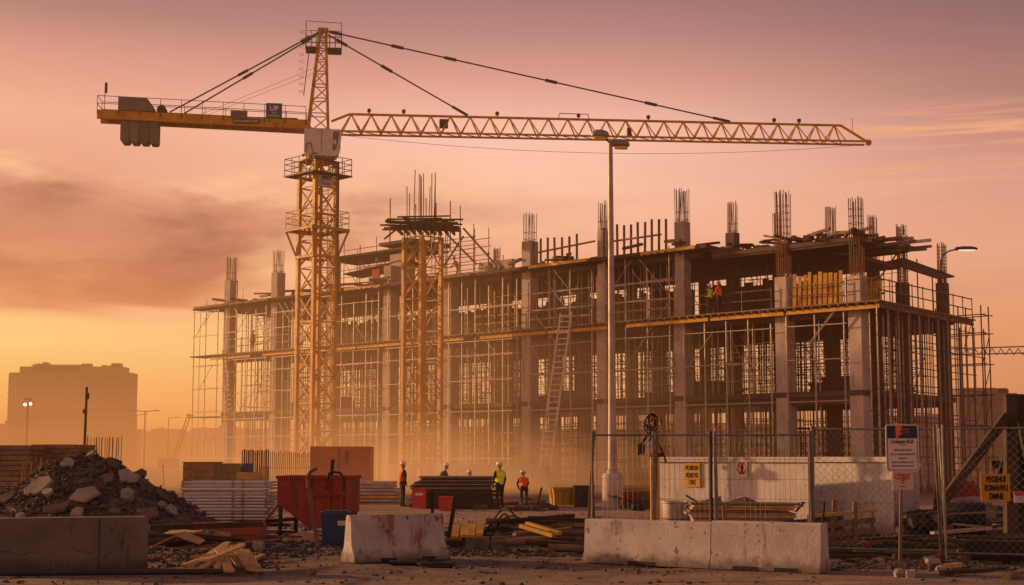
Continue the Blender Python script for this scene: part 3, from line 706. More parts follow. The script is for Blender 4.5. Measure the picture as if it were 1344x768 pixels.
loose(36, 64, -.9, 1.5, L4 + .0, 30, 'plank lying on the far left roof edge', 'planks on the far left roof edge', seed=7, lmin=1.5, lmax=3.5, tilt=.06)

# scaffold structure on the roof behind the lattice tower, with decking and red netting
c = B(44, 3, L4); t_ = thing('roof_scaffold', 'scaffold tower with dark decks and red netting on the roof left of the lattice tower', 'scaffold', tuple(c))
for u in (39.5, 41.5, 43.5, 45.5, 47.5, 49.0):
    for v in (1.0, 4.0): MB().tube(B(u, v, L4), B(u, v, L4 + 3.0 + rc.uniform(.2, 1.3)), .04, 5).build('standard', 'scaffold_steel', t_, o=c)
for z in (.6, 1.2, 1.8, 2.5, 3.4):
    for v in (1.0, 4.0): MB().tube(B(39, v, L4 + z), B(49.4, v, L4 + z), .032, 5).build('ledger', 'scaffold_steel', t_, o=c)
for k in range(5): MB().tube(B(39.5 + 2 * k, .95, L4 + .2), B(41.5 + 2 * k, .95, L4 + 2.6), .026, 5).build('brace', 'scaffold_steel', t_, o=c)
slab(38.5, 49.6, .4, 4.6, L4 + 2.75, L4 + 2.9).build('deck', 'dark_timber', t_, o=c)
slab(38.5, 42.5, .3, 4.8, L4 + 3.2, L4 + 3.45).build('deck', 'dark_timber', t_, o=c)
mb = MB(); Pn = [B(39, .2, L4 + 1.9), B(46.8, .2, L4 + 1.35), B(46.6, 2.2, L4 + 1.2), B(39, 2.4, L4 + 1.5)]
mb.add(Pn + [p + Vector((0, 0, .05)) for p in Pn], [(3, 2, 1, 0), (4, 5, 6, 7), (0, 1, 5, 4), (1, 2, 6, 5), (2, 3, 7, 6), (3, 0, 4, 7)]); mb.build('netting', 'red_net', t_, o=c)
slab(42.2, 43.1, .1, .2, L4 + .1, L4 + 1.4).build('netting', 'red_net', t_, o=c)
single(MB().box((0, 0, 1.2), (1.6, 1.2, 2.4), UR), 'stair_core', 'concrete', 'pale concrete wall stub on the roof below the red netting', 'wall', tuple(B(40.3, .9, L4)))
# scaffold right of the lattice tower on the roof
c = B(33, 2, L4); t_ = thing('roof_scaffold', 'light tube scaffold on the roof right of the lattice tower', 'scaffold', tuple(c))
for u in (30.5, 32, 33.5, 35, 36.5):
    for v in (.4, 2.2): MB().tube(B(u, v, L4), B(u, v, L4 + (1.6 if u < 31 else 3.4 + rc.uniform(0, 1))), .04, 5).build('standard', 'scaffold_steel', t_, o=c)
for z in (.5, 1.1, 1.7, 2.3, 2.9):
    MB().tube(B(30.3 if z < 1.5 else 31.8, .4, L4 + z), B(37, .4, L4 + z), .032, 5).build('ledger', 'scaffold_steel', t_, o=c)
    MB().tube(B(31.8, 2.2, L4 + z + .1), B(37, 2.2, L4 + z + .1), .032, 5).build('ledger', 'scaffold_steel', t_, o=c)
for a, b_ in (((36, .3, .1), (33, .3, 3)), ((33, .3, 3.6), (29.2, .3, .2)), ((34.6, .3, 3.2), (31.6, .3, .8))):
    MB().beam(B(a[0], a[1], L4 + a[2]), B(b_[0], b_[1], L4 + b_[2]), .11, .11).build('raking_prop', 'dark_timber', t_, o=c)
single(MB().box((0, 0, .45), (3.4, .3, .9), UR), 'parapet_upstand', 'concrete', 'low pale concrete upstand on the roof right of the lattice tower', 'wall', tuple(B(29.8, .6, L4)))
single(MB().box((0, 0, .75), (15, .35, 1.5), UR), 'retaining_wall', 'concrete', 'low dusty concrete wall along the building base behind the workers', 'wall', tuple(B(27.5, -5.5)))
# ladders
def ladder(p, q, wd, wdir, n, label, m='pale_scaffold', r=.045, nm='ladder'):
    p = Vector(p); q = Vector(q); wv = Vector(wdir).normalized() * wd / 2
    t_ = thing(nm, label, 'ladder', tuple(p))
    for s_ in (-1, 1): MB().beam(p + wv * s_, q + wv * s_, r * 2.4, r * 2).build('stile', m, t_, o=p)
    for i in range(n):
        k = p.lerp(q, (i + .5) / n); MB().tube(k - wv, k + wv, r * .9, 5).build('rung', m, t_, o=p)
    return t_
ladder(B(22.3, -3.3, 0), B(21.7, -1.2, 11.6), 1.0, U, 30, 'long pale ladder leaning on the front scaffold left of the tall lamp post', r=.055, m='white_paint')
ladder(B(59.6, -1.5, L2), B(61.2, -1.0, L3 + .3), .55, U, 13, 'short sloping ladder in the far left scaffold', r=.04)
# ------------------------------------------------------------------ tower crane
CX = at(412, 600, 105.0); CX = Vector((CX.x, 105.0, 0))
cr = thing('tower_crane', 'tall yellow tower crane with long lattice jib and grey counterweight', 'crane', tuple(CX))
def cb(mb, name, m, parent=None, **k): ob = mb.build(name, m, o=CX, **k); ob.parent = parent or cr; return ob
def lattice_section(c, w, z0, z1, rot, owner, o, m='crane_yellow', leg=.27, br=.085, nm='mast_section', xs_=1):
    Rm = Matrix.Rotation(rot, 3, 'Z'); h = w / 2
    cs = [c + Rm @ Vector((a * h, b_ * h, 0)) for a, b_ in ((-1, -1), (1, -1), (1, 1), (-1, 1))]
    zz = lambda p, z: Vector((p.x, p.y, z))
    mb = MB()
    for i in range(4):
        a, b_ = cs[i], cs[(i + 1) % 4]
        for k in range(xs_):
            za, zb = z0 + (z1 - z0) * k / xs_, z0 + (z1 - z0) * (k + 1) / xs_
            mb.beam(zz(a, za), zz(b_, zb), br); mb.beam(zz(b_, za), zz(a, zb), br * .98)
        mb.beam(zz(a, z1 - .05), zz(b_, z1 - .05), br * 1.1)
    sec = mb.build(nm, m, owner, o=o)
    for p in cs: MB().box(zz(p, (z0 + z1) / 2), (leg, leg, z1 - z0 - .004), rot).build('leg', m, sec, o=o)
    return sec
MR = R(45); MT = at(412, 212, 105.0).z
nsec = 12
for k in range(nsec): lattice_section(CX, 1.85, MT * k / nsec, MT * (k + 1) / nsec, MR, cr, CX)
cb(MB().box(CX + Vector((0, 0, .4)), (4.5, 4.5, .8), MR), 'concrete_base', 'block_grey')
# mast ladder inside and cable
mb = MB()
for s_ in (-.2, .2): mb.tube(CX + Vector((.5 + s_, .3, .8)), CX + Vector((.5 + s_, .3, MT)), .025, 4)
for i in range(70): mb.tube(CX + Vector((.3, .3, 1 + i * .3)), CX + Vector((.7, .3, 1 + i * .3)), .016, 4)
cb(mb, 'mast_ladder', 'crane_dark')
cb(MB().tube(CX + Vector((1.55, -.2, 12)), CX + Vector((1.5, -.2, 23)), .05, 6), 'power_cable', 'rope')
# platforms with railings round the mast
def platform(z, half, rot, wid, brackets, label_m='crane_dark', rail_h=1.25):
    Rm = Matrix.Rotation(rot, 3, 'Z'); mb = MB(); c = CX + Vector((0, 0, z))
    for s_, sz in (((0, half - wid / 2), (2 * half, wid)), ((0, -half + wid / 2), (2 * half, wid)), ((half - wid / 2, 0), (wid, 2 * half - 2 * wid)), ((-half + wid / 2, 0), (wid, 2 * half - 2 * wid))):
        mb.box(c + Rm @ Vector((s_[0], s_[1], 0)), (sz[0], sz[1], .1), rot)
    pl = cb(mb, 'service_platform', label_m)
    cs = [c + Rm @ Vector((a * (half - .05), b_ * (half - .05), 0)) for a, b_ in ((-1, -1), (1, -1), (1, 1), (-1, 1))]
    for i in range(4):
        a, b_ = cs[i], cs[(i + 1) % 4]; mb = MB()
        for hh in (.45, .85, rail_h): mb.tube(a + Vector((0, 0, hh)), b_ + Vector((0, 0, hh)), .028, 5)
        for k in range(4): p = a.lerp(b_, k / 4); mb.tube(p, p + Vector((0, 0, rail_h)), .03, 5)
        cb(mb, 'railing', label_m if not brackets else 'crane_yellow', pl)
    if brackets:
        for i in range(4):
            e = cs[i]; b0 = CX + (e - c) * .62 + Vector((0, 0, z - 2.1))
            cb(MB().beam(e, b0, .14), 'bracket', 'crane_yellow', pl)
        mb = MB()
        for i in range(4): mb.beam(CX + (cs[i] - c) * .66 + Vector((0, 0, z - 2.0)), CX + (cs[(i + 1) % 4] - c) * .66 + Vector((0, 0, z - 2.0)), .2)
        for i in range(4): mb.beam(cs[i] + Vector((0, 0, -.08)), cs[(i + 1) % 4] + Vector((0, 0, -.08)), .16)
        cb(mb, 'collar_frame', 'crane_yellow', pl)
zP1 = at(412, 232, 105).z; zP2 = at(412, 302, 105).z
platform(zP1, 1.75, R(45), .62, False); platform(zP2, 1.65, R(45), .55, True)
# slewing unit
MT2 = at(412, 207, 105).z
cb(MB().lathe(CX + Vector((0, 0, MT - .1)), [(1.2, 0), (1.25, .12), (1.0, .2), (1.0, .5), (1.2, .52), (1.2, .75), (.9, .85)], 20), 'slewing_ring', 'crane_yellow', smooth=True)
JD = Vector((40.1, 4.2, 0)).normalized(); JN = Vector((-JD.y, JD.x, 0)); UPV = Vector((0, 0, 1))
JA = math.atan2(JD.y, JD.x)
def J(a, n, z): return CX + JD * a + JN * n + UPV * z
zb = at(412, 174, 105).z           # underside of the jib
zt = at(470, 149, 105).z
za = at(416, 40, 105).z
# turntable and tower head
cb(MB().box(J(0, 0, zb - .1), (1.7, 1.5, .5), JA), 'turntable', 'crane_yellow')
for s_ in (-1, 1): cb(MB().box(J(-.55, s_ * .75, (MT2 + zb) / 2 + .2), (.25, .22, zb - MT2), JA), 'turntable_leg', 'crane_yellow')
th = MB()
base = [(-.78, -.7), (.68, -.7), (.68, .7), (-.78, .7)]; topp = [(.02, -.2), (.42, -.2), (.42, .2), (.02, .2)]
def tp(i, k): return J(base[i][0] + (topp[i][0] - base[i][0]) * k, base[i][1] + (topp[i][1] - base[i][1]) * k, zb + .1 + (za - zb - .1) * k)
head = cb(MB().box(J(.22, 0, za), (.75, .5, .3), JA), 'tower_head', 'crane_yellow')
for i in range(4): cb(MB().beam(tp(i, 0), tp(i, 1), .17), 'head_leg', 'crane_yellow', head)
ks = [0, .16, .31, .45, .58, .7, .81, .91, 1]
for k in range(8):
    for i in range(4):
        j = (i + 1) % 4
        th.beam(tp(i, ks[k]), tp(j, ks[k + 1]), .07) if (k + i) % 2 else th.beam(tp(j, ks[k]), tp(i, ks[k + 1]), .07)
        th.beam(tp(i, ks[k + 1]), tp(j, ks[k + 1]), .06)
cb(th, 'lacing', 'crane_yellow', head)
# head platform cage
zc = at(416, 66, 105).z
pf = cb(MB().box(J(-.62, 0, zc), (.8, 1.7, .08), JA).box(J(1.05, 0, zc - .05), (1.0, 1.7, .08), JA), 'head_platform', 'crane_dark')
mb = MB()
for a0, a1, hh in ((-1.0, 1.55, (.35, .8, 1.25)), ):
    for s_ in (-.85, .85):
        for z in (.35, .8, 1.2): mb.tube(J(a0, s_, zc + z), J(a1, s_, zc + z), .022, 4)
        for a in (-1.0, -.6, -.25, .7, 1.1, 1.55): mb.tube(J(a, s_, zc), J(a, s_, zc + 1.2), .022, 4)
    for a in (a0, a1):
        for z in (.35, .8, 1.2, 1.9): mb.tube(J(a, -.85, zc + z), J(a, .85, zc + z), .022, 4)
        mb.tube(J(a, -.85, zc), J(a, -.85, zc + 1.9), .022, 4)
    mb.tube(J(a0, -.85, zc + 1.9), J(a1, -.85, zc + 1.8), .022, 4)
cb(mb, 'railing', 'crane_dark', pf)
mb = MB()
for s_ in (-.2, .2): mb.tube(J(-1.1, s_ - .3, zb + 2.6), J(-.75, s_ - .3, zc), .022, 4)
for i in range(16): 
    z = zb + 2.7 + i * (zc - zb - 2.8) / 16; a = -1.1 + .35 * (z - zb - 2.6) / (zc - zb - 2.6)
    mb.tube(J(a, -.5, z), J(a, -.1, z), .015, 4)
for i in range(9):
    z = zb + 2.9 + i * .55; pts = [J(-1.1 - .35 * math.sin(q), -.3 + .35 * math.cos(q), z) for q in [0, .8, 1.57, 2.35, 3.14]]; mb.path(pts, .015, 4)
cb(mb, 'head_ladder', 'crane_dark', head)
# cab to the right of the tower head, hung below the jib
cabc = at(423, 189, 103.6)
def K(a, n, z): return cabc + JD * a + JN * n + UPV * z
prof = [(-1.25, -.75), (-.9, -.95), (.95, -1.0), (1.15, -.75), (1.35, .75), (1.25, .92), (-1.25, .92)]
cab = cb(MB().prism(prof, JD, UPV, JN * 1.5, c=cabc - JN * .75), 'cab', 'cab_white')
win = [(.72, -.62), (1.0, -.55), (1.22, .75), (.78, .75)]
cb(MB().prism(win, JD, UPV, -JN * .02, c=cabc - JN * .752), 'cab_window', 'glass_dark', cab)
cb(MB().prism([(-.72, -.62), (.72, -.62), (.72, .6), (-.72, .6)], JN, UPV, JD * .03, c=K(1.255, 0, .05)), 'cab_window', 'glass_dark', cab)
cb(MB().box(K(-.05, -.76, 0), (.03, .02, 1.7), JA), 'panel_joint', 'crane_dark', cab)
cb(MB().path([K(-1.1, -.8, -.75), K(-1.1, -.8, -.2), K(-.8, -.8, -.1), K(-.6, -.8, -.75)], .025, 5), 'grab_rail', 'crane_dark', cab)
cb(MB().box(K(.9, -.78, .0), (.2, .02, .35), JA), 'notice', 'sign_white', cab)
# jib: two bottom chords, one top chord, zig-zag lacing
JL = 40.7; jib = None; bw = .62
zb1 = at(1143, 188, CX.y + JD.y * JL).z; zt1 = at(1120, 165, CX.y + JD.y * (JL - 1.5)).z
def zbot(a): return zb + (zb1 - zb) * a / JL
def ztop(a):
    if a < 2.2: return zb + .45 + (zt - zb - .45) * a / 2.2
    if a > JL - 2.0: return zt1 - (zt1 - zb1 - .1) * (a - JL + 2.0) / 2.0
    return zt + (zt1 - zt) * (a - 2.2) / (JL - 4.2)
a0 = .9
jib = cb(MB().beam(J(a0, -bw, zbot(a0)), J(JL, -bw, zbot(JL)), .13), 'jib', 'crane_yellow')
cb(MB().beam(J(a0, bw, zbot(a0)), J(JL, bw, zbot(JL)), .13), 'bottom_chord', 'crane_yellow', jib)
mb = MB(); pts = [J(a, 0, ztop(a)) for a in (a0, 2.2, JL - 2.0, JL)]
for p, q in zip(pts[:-1], pts[1:]): mb.beam(p, q, .15)
cb(mb, 'top_chord', 'crane_yellow', jib)
mb = MB(); n = 26; st_ = (JL - 3.4) / n
for i in range(n):
    a = 1.6 + i * st_
    for s_ in (-bw, bw):
        mb.beam(J(a, s_, zbot(a)), J(a + st_ / 2, 0, ztop(a + st_ / 2)), .075); mb.beam(J(a + st_ / 2, 0, ztop(a + st_ / 2)), J(a + st_, s_, zbot(a + st_)), .075)
    mb.beam(J(a, -bw, zbot(a)), J(a, bw, zbot(a)), .06); mb.beam(J(a, -bw, zbot(a)), J(a + st_, bw, zbot(a + st_)), .05)
cb(mb, 'lacing', 'crane_yellow', jib)
for a in (3.6, 6.1, 12.9, 18.9, 24.1, 33.6, 35.5):
    cb(MB().beam(J(a, 0, ztop(a)), J(a, 0, ztop(a) + .45), .09).box(J(a, 0, ztop(a) + .3), (.26, .2, .22), JA), 'rope_guide', 'crane_dark', jib)
cb(MB().path([J(17.4, 0, ztop(17.4)), J(17.5, 0, ztop(17) + .42), J(19.6, 0, ztop(19.6) + .4), J(19.7, 0, ztop(19.7))], .03, 5), 'rope_guide', 'crane_dark', jib)
cb(MB().box(J(9.0, 0, zb + .85), (.62, .5, .6), JA), 'trolley_box', 'crane_dark', jib)
cb(MB().tube(J(JL - 1.1, 0, ztop(JL - 1.1)), J(JL - 1.1, 0, ztop(JL - 1.1) + 1.1), .02, 4), 'antenna', 'crane_dark', jib)
cb(MB().lathe(J(JL + .1, 0, zbot(JL) + .05), [(.22, -.12), (.25, 0), (.22, .12)], 10, Matrix.Rotation(JA, 3, 'Z') @ Matrix.Rotation(R(90), 3, 'X')), 'tip_sheave', 'crane_yellow', jib)
cb(MB().box(J(22.7, .2, zb + .55), (.3, .3, .7), JA), 'trolley_motor', 'crane_dark', jib)
# pendant bars
def pend(p, q, nodes, r=.055):
    mb = MB().tube(p, q, r, 6)
    d_ = (q - p).normalized()
    for k in nodes: c = p.lerp(q, k); mb.beam(c - d_ * .45, c + d_ * .45, .15, .2)
    mb.beam(q - d_ * 1.3, q, .2, .16)
    cb(mb, 'pendant_bar', 'crane_dark')
def jpx(px):  # distance along the jib under an image column
    r = ray(px, 160); k = r.x / r.y
    return (k * CX.y - CX.x) / (JD.x - k * JD.y)
top = J(.55, 0, za - .05)
aF = jpx(958); aN = jpx(614)
pend(top, J(aF, 0, ztop(aF) + .1), (.02, .17, .30, .55, .8)); pend(top - UPV * .25, J(aN, 0, ztop(aN) + .1), (.1, .42))
# counter jib: box girder with walkway, rails, counterweights, winch
CL = -jpx(130); zw0 = at(395, 168, 105).z; zw1 = at(132, 153, CX.y - JD.y * CL).z
def zc_(a): return zw0 + (zw1 - zw0) * (-a) / CL
cj = MB()
for s_ in (-.75, .75): cj.beam(J(-.6, s_, zc_(-.6)), J(-CL, s_, zc_(-CL)), .28, .62)
cj.prism([(-1.5, -.75), (-CL + .2, -.75), (-CL + .2, .75), (-1.5, .75)], JD, JN, UPV * .06, c=J(0, 0, zc_(-CL / 2) + .24))
cjo = cb(cj, 'counter_jib', 'crane_yellow')
mb = MB()
for i in range(12): a = -1.5 - i * (CL - 2) / 11; mb.beam(J(a, -.7, zc_(a) - .1), J(a, .7, zc_(a) - .1), .14, .2)
cb(mb, 'cross_members', 'crane_yellow', cjo)
mb = MB()
for s_ in (-.95, .95):
    for hh in (.75, 1.3): mb.tube(J(-.9, s_, zc_(-.9) + hh), J(-CL, s_, zc_(-CL) + hh), .025, 5)
    for i in range(11): a = -.9 - i * (CL - .9) / 10; mb.tube(J(a, s_, zc_(a)), J(a, s_, zc_(a) + 1.3), .028, 5)
for hh in (.75, 1.3): mb.tube(J(-CL, -.95, zc_(-CL) + hh), J(-CL, .95, zc_(-CL) + hh), .025, 5)
cb(mb, 'railing', 'crane_dark', cjo)
aw0, aw1 = jpx(160), jpx(210)
for i in range(4):
    x0 = aw0 + (aw1 - aw0) * i / 4; x1 = aw0 + (aw1 - aw0) * (i + 1) / 4 - .05; zz = zc_(x0)
    pr = [(x0, zz + .1), (x1, zz + .1), (x1, zz - 1.75), (x1 - .1, zz - 1.88), (x0 + .12, zz - 1.88), (x0, zz - 1.7)]
    cb(MB().prism(pr, JD, UPV, JN * 1.3, c=CX - JN * .6), 'counterweight_block', 'counterweight', cjo)
ax0, ax1 = jpx(158), jpx(203); zz = zc_(ax0)
cb(MB().prism([(ax0, zz + .3), (ax1, zz + .3), (ax1, zz + .65), (ax1 - .45, zz + 1.25), (ax0, zz + 1.3)], JD, UPV, JN * 1.7, c=CX - JN * 1.0), 'winch_house', 'counterweight', cjo)
cb(MB().lathe(J(ax1 + .5, 0, zz + .55), [(.25, -.4), (.35, -.38), (.2, -.3), (.2, .3), (.35, .38), (.25, .4)], 10, Matrix.Rotation(JA, 3, 'Z') @ Matrix.Rotation(R(90), 3, 'X')), 'winch_drum', 'crane_dark', cjo)
an = jpx(139); cb(MB().tube(J(an, -.8, zc_(an)), J(an, -.8, zc_(an) + 2.3), .03, 5).box(J(an + .08, -.8, zc_(an) + 1.9), (.18, .05, .75), JA), 'aerial', 'crane_dark', cjo)
for s_, px in ((-.6, 224), (.6, 234)):
    a = jpx(px); q = J(a, s_, zc_(a) + .45); mb = MB(); p = J(.05, s_ * .3, za - .1); mb.tube(p, q, .055, 6); d_ = (q - p).normalized()
    for k in (.1, .52): c = p.lerp(q, k); mb.beam(c - d_ * .4, c + d_ * .4, .17, .17)
    cb(mb, 'pendant_bar', 'crane_dark')
for s_, px, k0 in ((0, 262, .62), (.3, 268, .58)): 
    a = jpx(px); cb(MB().tube(J(-.3, s_, zb + .1 + (za - zb) * k0), J(a, s_, zc_(a) + .5), .012, 4), 'stay_rope', 'rope')
# signs on the counter jib and mast
FR = (math.pi / 2, 0, JA)
def csign(px0, px1, py0, py1, m, nn, parent):
    a0, a1 = jpx(px0), jpx(px1); Y0 = CX.y + JD.y * (a0 + a1) / 2 - .9
    z0, z1 = at(px0, py1, Y0).z, at(px0, py0, Y0).z
    c = J((a0 + a1) / 2, nn, (z0 + z1) / 2)
    return cb(MB().box(c, (abs(a1 - a0), .04, z1 - z0), JA), 'sign', m, parent), c - CX, abs(a1 - a0), z1 - z0
sg, c, ww, hh = csign(350, 371, 136, 155, 'sign_blue', -1.0, cjo)
text('UP', .52, 'white_ink', sg, c - JN * .025 + UPV * .14, FR, bold=.01); text('==', .3, 'white_ink', sg, c - JN * .025 - UPV * .2, FR); text('MNUSTIAN', .16, 'white_ink', sg, c - JN * .025 - UPV * .38, FR)
sg, c, ww, hh = csign(307, 342, 156, 162.5, 'crane_dark', -.92, cjo); text('JACAUBREUTUVER', .24, 'white_ink', sg, c - JN * .025, FR, sx=.85)
sg, c, ww, hh = csign(304, 326, 146, 155, 'counterweight', -1.0, cjo); text('CSWSO', .3, 'crane_dark', sg, c - JN * .025, FR)
a = math.atan2(-1, 1)
face = Matrix.Rotation(R(45), 3, 'Z'); sc = CX + face @ Vector((0, -1.02, zP1 - .15 + .0)); 
sgm = cb(MB().box(CX + Vector((.66, -.72, at(427, 237, 104.3).z)), (1.35, .04, .95), R(45)), 'sign', 'sign_white')
c = Vector((.68, -.74, at(427, 237, 104.3).z)); text('MRP', .42, 'sign_blue', sgm, c + Vector((.02, -.02, .15)), (math.pi / 2, 0, R(45)), bold=.01); text('Prrate', .34, 'sign_blue', sgm, c + Vector((.0, -.02, -.22)), (math.pi / 2, 0, R(45)))
# sagging rope under the jib
mb = MB(); pts = []
for i in range(21):
    k = i / 20; a = 1.5 + (JL - 2) * k; pts.append(J(a, 0, zbot(a) - .15 - 2.6 * k * (1 - k) * 2 * .75))
mb.path(pts, .014, 4); cb(mb, 'hoist_rope', 'rope')

# ------------------------------------------------------------------ yellow lattice tower in front of the frame, with timber deck and tall bars
TX = at(553, 600, 104.0); TX = Vector((TX.x, 104.0, 0)); ttop = at(553, 312, 104).z
lt = thing('lattice_tower', 'slim yellow lattice tower carrying a timber deck in front of the building', 'tower', tuple(TX))
for k in range(8): lattice_section(TX, 1.85, ttop * k / 8, ttop * (k + 1) / 8, R(45), lt, TX, br=.07)
dk = thing('timber_deck', 'ragged timber platform on top of the slim yellow lattice tower', 'deck', (TX.x, TX.y, ttop))
zd = at(553, 296, 104).z
r2 = random.Random(5)
for i in range(16):
    y = -1.9 + i * .25; a = r2.gauss(0, .05); L = r2.uniform(4.2, 5.6); x = r2.uniform(-.3, .3)
    MB().beam(Vector((x - L / 2, y, zd - ttop + .12 - .08 * (i % 3) + r2.uniform(-.05, .05))), Vector((x + L / 2, y + a * L, zd - ttop + .0 + r2.uniform(-.25, .1))), .23, .09).build('plank', r2.choice(['dark_timber', 'timber']), dk)
for i in range(9):
    x = -1.9 + i * .47; MB().beam(Vector((x, -2.2, zd - ttop - .35)), Vector((x + .3, 2.2, zd - ttop - .3)), .14, .2).build('joist', 'dark_timber', dk)
for i in range(6):
    MB().beam(Vector((r2.uniform(-2, -1), -1.6 + i * .5, zd - ttop + .35)), Vector((r2.uniform(.4, 2.4), -1.6 + i * .5, zd - ttop + .42 - .3 * (i % 2))), .2, .08).build('plank', 'dark_timber', dk)
for x, y in ((-1.2, -1.2), (1.2, -1.2), (0, -1.3), (1.2, 1.2), (-1.2, 1.2), (-.6, 1), (.6, -1)):
    MB().tube(Vector((x, y, -.6)), Vector((x, y, zd - ttop - .4)), .05, 5).build('prop', 'scaffold_steel', dk)
for x, y, hh in ((-2.2, -1.5, 1.7), (2.0, -1.4, 1.5), (2.6, 1.2, 1.6), (-.4, -1.8, 1.2), (.9, -1.8, 1.0)):
    MB().tube(Vector((x, y, -1.2)), Vector((x, y, zd - ttop + hh)), .045, 5).build('upright', 'scaffold_steel', dk)
MB().beam(Vector((-2.6, -1.5, zd - ttop - 1.2)), Vector((-1.5, -1.5, zd - ttop - .3)), .12).build('strut', 'dark_timber', dk)
rb = thing('rebar_cage', 'tall bare reinforcing bars rising from the deck of the lattice tower', 'rebar', (TX.x, TX.y, zd))
for px in (534.5, 537, 543, 550, 552, 553.5, 556, 560, 563, 566.5, 570, 571.5, 573):
    p = at(px, 296, 104 + r2.uniform(-.6, .6)); MB().tube(Vector((p.x - TX.x, p.y - TX.y, -.6)), Vector((p.x - TX.x + r2.uniform(-.08, .08), p.y - TX.y, at(553, r2.uniform(223, 232) if r2.random() < .6 else r2.uniform(240, 275), 104).z - zd)), .034, 5).build('bar', 'rebar_rust', rb)
# ------------------------------------------------------------------ people: one continuous skin over a posed skeleton
def capsules_mesh(caps):
    bm = bmesh.new()
    for p, q, r1, r2 in caps:
        p = Vector(p); q = Vector(q); d_ = q - p; L = d_.length
        for c, r in ((p, r1), (q, r2)):
            bmesh.ops.create_icosphere(bm, subdivisions=2, radius=r, matrix=Matrix.Translation(c))
        if L > 1e-5:
            bmesh.ops.create_cone(bm, cap_ends=True, segments=14, radius1=r1, radius2=r2, depth=L, matrix=Matrix.Translation((p + q) / 2) @ d_.to_track_quat('Z', 'Y').to_matrix().to_4x4())
    me = bpy.data.meshes.new('tmp'); bm.to_mesh(me); bm.free(); return me
def remesh(me, vox, smooth=2):
    ob = bpy.data.objects.new('tmp', me); COL.objects.link(ob)
    md = ob.modifiers.new('r', 'REMESH'); md.mode = 'VOXEL'; md.voxel_size = vox
    sm = ob.modifiers.new('s', 'SMOOTH'); sm.factor = .5; sm.iterations = smooth
    out = bpy.data.meshes.new_from_object(ob.evaluated_get(bpy.context.evaluated_depsgraph_get()))
    bpy.data.objects.remove(ob); bpy.data.meshes.remove(me); return out
